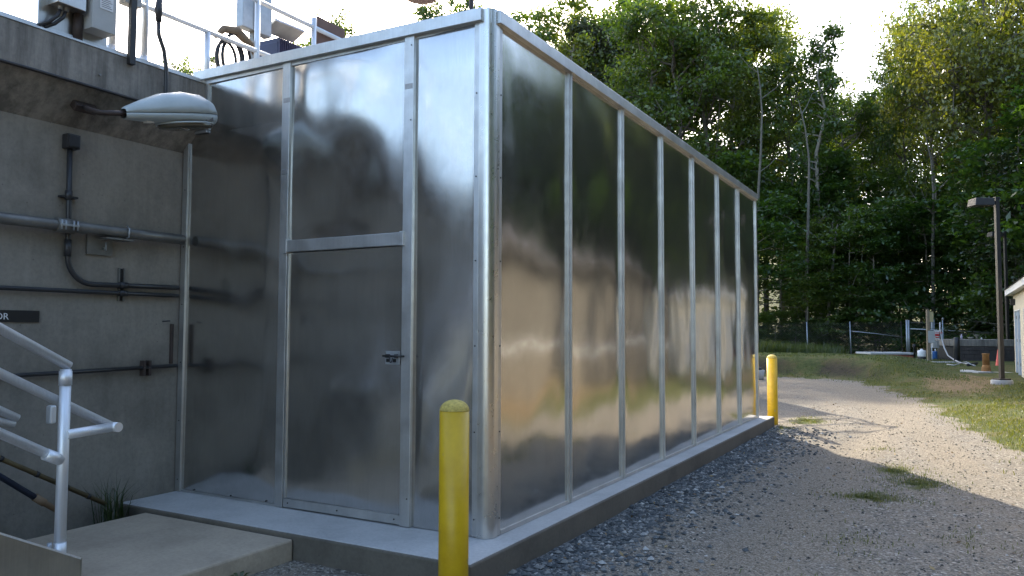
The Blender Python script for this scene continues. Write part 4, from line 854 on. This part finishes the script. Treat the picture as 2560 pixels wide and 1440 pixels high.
MB().box(XB-.14, XB, 25.55, 25.7, 2.25, 2.45).build('wall_light', 'bronze', t, bevel=.02)

t = thing('brown_building', 'long brown sided building with tan masonry base, outside the right edge', 'building', (8, 10, 0))
MB().box(5.2, 11, 2.5, 17.6, -.4, .95).build('masonry_base', 'tanblock', t); MB().box(5.12, 11, 2.45, 17.65, .952, 1.03).build('ledge', 'white', t); MB().box(5.25, 11, 2.55, 17.55, 1.062, 2.85).build('wall', 'brownwall', t)
MB().box(4.95, 11.3, 2.2, 17.9, 2.852, 3.0).build('fascia', 'bronze', t)
ro = MB(); ro.add([(4.9, 2.15, 3.002), (11.35, 2.15, 3.002), (11.35, 17.95, 3.002), (4.9, 17.95, 3.002), (8.1, 2.15, 3.9), (8.1, 17.95, 3.9)], [(0, 3, 5, 4), (1, 4, 5, 2), (0, 4, 1), (3, 2, 5), (0, 1, 2, 3)]); ro.build('roof', 'roof', t)

# ---------------------------------------------------------------- trees
def leaf_quads(C_, size, up=.5, droop=0):
    n = len(C_); nrm = rng.normal(0, 1, (n, 3)); nrm[:, 2] += up*2; nrm /= np.linalg.norm(nrm, axis=1)[:, None]
    a_ = rng.normal(0, 1, (n, 3)); a_ -= nrm*(a_*nrm).sum(1)[:, None]; a_ /= np.linalg.norm(a_, axis=1)[:, None]; b_ = np.cross(nrm, a_)
    s_ = size*rng.uniform(.6, 1.35, n)[:, None]
    Vv = np.stack([C_-a_*s_, C_-b_*s_*.55+a_*s_*.15, C_+a_*s_*1.0, C_+b_*s_*.55+a_*s_*.15], 1).reshape(-1, 3)
    return Vv, np.arange(n*4).reshape(n, 4)
def grow(kind, H, seed):
    """limbs as tubes plus leaf centres gathered round the limb ends"""
    rg = np.random.default_rng(seed); rd = random.Random(seed); mb = MB(); leaves = []
    def limb(p, d, L, r_, depth, tips):
        pts = [p]; q_ = Vector(p); dd = Vector(d).normalized(); k = 5
        for i in range(k):
            dd = (dd+Vector((rd.gauss(0, .13), rd.gauss(0, .13), rd.gauss(.02, .1)))).normalized(); q_ = q_+dd*(L/k); pts.append(q_.copy())
        mb.tube(pts, [r_*(1-.75*i/k) for i in range(k+1)], 5, False)
        if depth > 0:
            for i in range(2, k+1):
                for _ in range(2 if depth > 1 else 1):
                    a_ = rd.uniform(0, 6.28); side = dd.orthogonal().normalized(); side.rotate(Matrix.Rotation(a_, 3, dd))
                    limb(pts[i], (dd*.55+side*.9+Vector((0, 0, .12))), L*rd.uniform(.38, .6), r_*.45, depth-1, tips)
        tips.append((pts[-1], dd)); 
        if depth == 0: tips.append((pts[3], dd))
    tips = []; wob = [Vector((rd.gauss(0, .012)*H*i/8, rd.gauss(0, .012)*H*i/8, H*i/8*.94)) for i in range(9)]
    def tr(z): 
        f_ = min(max(z/(H*.94)*8, 0), 7.999); i = int(f_); return wob[i].lerp(wob[i+1], f_-i)
    R0 = {'oak': .015, 'tall': .0115, 'slim': .010, 'pine': .013, 'low': .010}[kind]*H
    mb.tube(wob, [R0*(1.15-.98*i/8) for i in range(9)], 9, False)
    if kind == 'tall':
        for i in range(22): z = H*rd.uniform(.34, .96); a_ = rd.uniform(0, 6.28); f_ = 1-abs((z/H-.62)/.42)**2*.7; limb(tr(z), (math.cos(a_), math.sin(a_), .45), H*.2*max(f_, .3), R0*.32, 1, tips)
        cl, rad, lf, up = 90, (.85, .85, .5), .125, .4
    elif kind == 'oak':
        for i in range(22): z = H*rd.uniform(.3, .97); a_ = rd.uniform(0, 6.28); f_ = 1-abs((z/H-.58)/.45)**2*.7; limb(tr(z), (math.cos(a_), math.sin(a_), .5), H*.26*max(f_, .35), R0*.4, 1, tips)
        cl, rad, lf, up = 120, (1.0, 1.0, .65), .105, .5
    elif kind == 'slim':
        for i in range(30): z = H*rd.uniform(.12, .97); a_ = rd.uniform(0, 6.28); limb(tr(z), (math.cos(a_), math.sin(a_), .5), H*.10*(1.1-.75*z/H), R0*.3, 1, tips)
        cl, rad, lf, up = 30, (.55, .55, .45), .115, .4
    elif kind == 'pine':
        for i in range(26): z = H*rd.uniform(.38, .98); a_ = rd.uniform(0, 6.28); limb(tr(z), (math.cos(a_), math.sin(a_), .18), H*.2*(1.25-z/H), R0*.3, 1, tips)
        cl, rad, lf, up = 64, (.8, .8, .3), .11, .3
    else:
        for i in range(20): z = H*rd.uniform(.08, .95); a_ = rd.uniform(0, 6.28); limb(tr(z), (math.cos(a_), math.sin(a_), .16), H*.36*(1.08-.7*z/H), R0*.3, 1, tips)
        cl, rad, lf, up = 64, (.7, .7, .13), .1, 1.3
    for p_, d_ in tips:
        m_ = int(cl*rd.uniform(.35, 1.3)); leaves.append(np.array(p_)+rg.normal(0, .5, (m_, 3))*np.array(rad)*rd.uniform(.6, 1.25))
    return mb, np.concatenate(leaves), lf, up
PROTO = {}
def tree_proto(key, kind, H, seed, leafm, bark):
    mb, C_, lf, up = grow(kind, H, seed); Vv, F_ = leaf_quads(C_, lf, up)
    me1 = bpy.data.meshes.new('trunk'); me1.from_pydata(mb.v, [], mb.f); me1.polygons.foreach_set('use_smooth', [True]*len(mb.f)); me1.update(); me1.materials.append(M[bark])
    me2 = np_mesh('crown', Vv, F_); me2.materials.append(M[leafm]); PROTO[key] = (me1, me2, H)
for i in range(3): tree_proto(f'tall{i}', 'tall', 20, 100+i, 'leaf', 'bark_pale' if i == 1 else 'bark')
tree_proto('oak0', 'oak', 18, 205, 'leaf_oak', 'bark'); tree_proto('slim0', 'slim', 19, 301, 'leaf', 'bark_pale'); tree_proto('pine0', 'pine', 20, 401, 'leaf_dark', 'bark')
tree_proto('dark0', 'low', 9, 610, 'leaf_dark', 'bark')
for i in range(3): tree_proto(f'low{i}', 'low', 7, 500+i, 'leaf_low', 'bark_pale')
ntri = 0
def tree(key, x, y, H, label, group='trees of the wood beyond the yard', name='broadleaf_tree', cat='tree', wide=1.0, rz=None, dz=0):
    me1, me2, H0 = PROTO[key]; s_ = H/H0
    t_ = thing(name, label, cat, (x, y, gz(x, y)-.1+dz), group); t_.scale = (s_*wide, s_*wide, s_); t_.rotation_euler = (0, 0, random.uniform(0, 6.28) if rz is None else rz)
    for nm, me in (('trunk', me1), ('crown', me2)):
        o_ = bpy.data.objects.new(nm, me); COL.objects.link(o_); o_.parent = t_
    return t_
def tree_px(key, px, d, ytop, label, **kw):
    p_ = at(px, 800, d); top = at(px, ytop, d).z; return tree(key, p_.x, p_.y, top-gz(p_.x, p_.y)-kw.get('dz', 0)+.1, label, **kw)
LT = 'tall broadleaf tree in the backlit wood beyond the yard'
LU = 'leafy understory tree with layered boughs along the fence'
for key, px, d, yt, lab, kw in [
    ('tall0', 1395, 82, 20, 'tall tree at the left end of the wood above the enclosure roof', {}),
    ('slim0', 1425, 68, 45, 'loose tree crown left of the dark pine over the enclosure roof', dict(wide=.9)), ('tall1', 1372, 84, 70, 'light crown at the far left end of the wood', dict(wide=.8)), ('pine0', 1480, 76, 25, 'dark pine rising just above the enclosure roof edge', dict(name='pine_tree')),
    ('pine0', 1570, 78, 60, 'second dark pine to the right of the first', dict(name='pine_tree')),
    ('tall2', 1545, 80, -25, LT, {}), ('tall1', 1625, 60, -20, LT, dict(wide=.85)), ('tall0', 1700, 58, 5, 'tree with leaning dark trunk left of the pale trunks', {}),
    ('tall2', 1775, 60, 25, LT, {}), ('tall1', 1845, 60, -25, 'tree with pale trunk rising over the far end of the enclosure', dict(wide=.75)),
    ('tall0', 1915, 60, 85, LT, dict(wide=.75)), ('tall2', 1985, 58, 140, LT, dict(wide=.85)), ('slim0', 2055, 52, 28, 'slender ivy green column tree with a pointed top', dict(name='slender_tree', wide=.95)),
    ('tall1', 2120, 60, 215, LT, dict(wide=.8)), ('tall0', 2190, 62, 235, LT, dict(wide=.8)), ('tall2', 2275, 56, 130, 'yellow green tree right of the sky gap', dict(wide=.55)),
    ('tall1', 2350, 50, -10, LT, dict(wide=.6)), ('oak0', 2430, 58, -160, LT, dict(wide=.6)), ('oak0', 2490, 46.5, -210, 'big oak with forked trunk at the right of the wood', dict(name='oak_tree', wide=.7)),
    ('tall0', 2570, 48, -160, LT, dict(wide=.75)), ('oak0', 2680, 46, -150, LT, {}), ('tall2', 2800, 48, -120, LT, {}), ('oak0', 2960, 44, -160, LT, {}), ('tall1', 3150, 42, -150, LT, {})]:
    tree_px(key, px, d, yt, lab, **kw)
for i, px in enumerate(range(1480, 2700, 95)):        # second row, deeper in the wood
    tree_px(('tall0', 'tall1', 'tall2')[i % 3], px+random.uniform(-20, 20), (90 if px < 1620 else 74)+random.uniform(-3, 5), {True: 95, False: 275}[px < 1930 or px > 2370]+random.uniform(-20, 40), 'tree deeper in the wood behind the front row', wide=1.15)
for i, px in enumerate(range(1890, 2680, 62)):        # understory along the fence
    tree_px(f'low{i % 3}', px+random.uniform(-14, 14), 47+random.uniform(-1.2, 2.5), random.uniform(470, 640), LU, name='understory_tree', wide=random.uniform(.75, 1.1))
for i, px in enumerate(range(1600, 2700, 88)):
    tree_px(f'low{(i+1) % 3}', px, 53+random.uniform(-1, 3)+(12 if px < 1800 else 0), random.uniform(330, 480), 'taller understory tree behind the layered fence trees', name='understory_tree', wide=random.uniform(.7, .95))
for i, px in enumerate(range(1885, 2640, 52)):        # shrubs at the fence foot
    tree_px(f'low{i % 3}', px, 45.3+random.uniform(0, .8), random.uniform(740, 800), 'low shrub behind the chain link fence', name='shrub', cat='shrub', wide=1.5, group='shrubs along the fence')
for key, px, d, yt, lab in [('tall1', 470, 62, 138, 'small tree top over the tank walkway beside the enclosure'), ('tall0', 800, 70, 30, 'tree top behind the brown box on the roof'), ('tall2', 1120, 66, -30, 'tree top behind the round lamp head'), ('tall1', 690, 74, 95, 'tree top behind the blue motor'), ('tall2', -150, 60, 120, 'tree beyond the tank, left of the picture')]:
    tree_px(key, px, d, yt, lab, group='tree tops beyond the tank', wide=.55)
# wood behind and to the right of the viewer, mirrored in the metal
for i, (px, d) in enumerate(((2440, 45.2), (2500, 43.4), (2565, 43), (2385, 46.2))):
    tree_px(f'low{i % 3}', px, d, (470, 430, 390, 580)[i], ('layered understory tree just left of the near lamp pole', 'layered understory tree hiding the foot of the big oak behind the lamp poles', 'layered understory tree above the cream building roof corner', 'lowest layered tree right of the utility post')[i], name='understory_tree', wide=.75)
def snag(px, d, pts, label):
    base = at(px, 800, d); gz_ = gz(base.x, base.y); t_ = thing('bare_tree', label, 'tree', (base.x, base.y, gz_)); P_ = [Vector((base.x, base.y, gz_-.2))]+[at(x, y, d) for x, y in pts]
    n_ = len(P_); MB().tube(P_, [.12-.095*i/(n_-1) for i in range(n_)], 8, False).build('trunk', 'bark_snag', t_)
    for j in range(2, n_):
        for sg in random.sample((-1, 1), random.choice((0, 1, 1))):
            q0 = P_[j-1].lerp(P_[j], .5); q1 = q0+RH*(sg*random.uniform(.8, 1.8))+Vector((0, 0, random.uniform(.6, 1.6)))+FH*random.uniform(-.8, .8); MB().tube([q0, q0.lerp(q1, .5)+Vector((0, 0, -.12)), q1, q1+RH*(sg*.7)+Vector((0, 0, .3))], [.035, .026, .016, .006], 6, False).build('limb', 'bark_snag', t_)
snag(1893, 50, [(1893, 600), (1896, 480), (1902, 380), (1905, 280), (1900, 215), (1890, 150)], 'pale bare trunk just right of the enclosure end')
snag(2016, 47, [(2018, 640), (2021, 520), (2023, 400), (2013, 320), (1996, 250)], 'pale leaning bare trunk left of the slender ivy tree')
snag(2068, 45.6, [(2073, 760), (2082, 660), (2090, 580), (2094, 560)], 'young pale forked trunk behind the fence')
snag(1792, 60, [(1792, 520), (1790, 400), (1796, 310), (1800, 240), (1792, 170)], 'grey bare trunk above the middle of the enclosure roof edge')
snag(2332, 46, [(2332, 600), (2334, 480), (2328, 400), (2312, 330)], 'pale bare trunk left of the big oak')
for i in range(16):
    X_, Y_ = 9.8+(i % 4)*2.2+random.uniform(-.5, .5), 32+(i//4)*3.0+random.uniform(-1, 1)
    tree(('low0', 'dark0', 'tall0', 'dark0')[(i*7+i//4) % 4], X_, Y_, (8, 11, 17, 12)[(i*7+i//4) % 4]*random.uniform(.9, 1.1), 'tree of the wood behind the cream building', group='trees right of the viewer', wide=.75)
for i in range(9):
    tree(('dark0', 'low1', 'low0')[i % 3], 6.2+(i % 5)*1.4, 39+(i//5)*4+(i % 2)*1.5, 10+2.2*(i % 3), 'tree of the wood behind the cream building', group='trees right of the viewer', wide=.8)
k_ = 0
def belt(n, r_, key, h, wide, name, lab):
    global k_
    for i in range(n):
        ang = R(70)-R(150)*(i+random.uniform(-.25, .25))/n; rad = r_+random.uniform(-1.2, 1.2)
        x = 7+rad*math.cos(ang); y = 9+rad*1.2*math.sin(ang)
        if y < -13 and x < 8: continue
        tree(key[k_ % len(key)], x, y, h*random.uniform(.85, 1.15), lab, group='trees right of the viewer', wide=wide, name=name); k_ += 1
belt(36, 15.5, ('low0', 'low1', 'dark0'), 7.5, 1.0, 'understory_tree', 'understory tree of the wood edge right of the viewer')
belt(30, 18, ('dark0', 'low2', 'dark0'), 11, .9, 'understory_tree', 'understory tree of the wood edge right of the viewer')
belt(26, 22, ('pine0', 'tall0', 'dark0', 'tall2'), 15, 1.0, 'broadleaf_tree', 'tree of the wood right of the viewer')
for x in range(-26, 9, 4):
    tree(('tall0', 'oak0', 'tall2')[k_ % 3], x+random.uniform(-1, 1), -46+random.uniform(-3, 3), 9+2*random.random(), 'tree of the far wood edge behind the viewer', group='trees behind the viewer', wide=1.3); k_ += 1
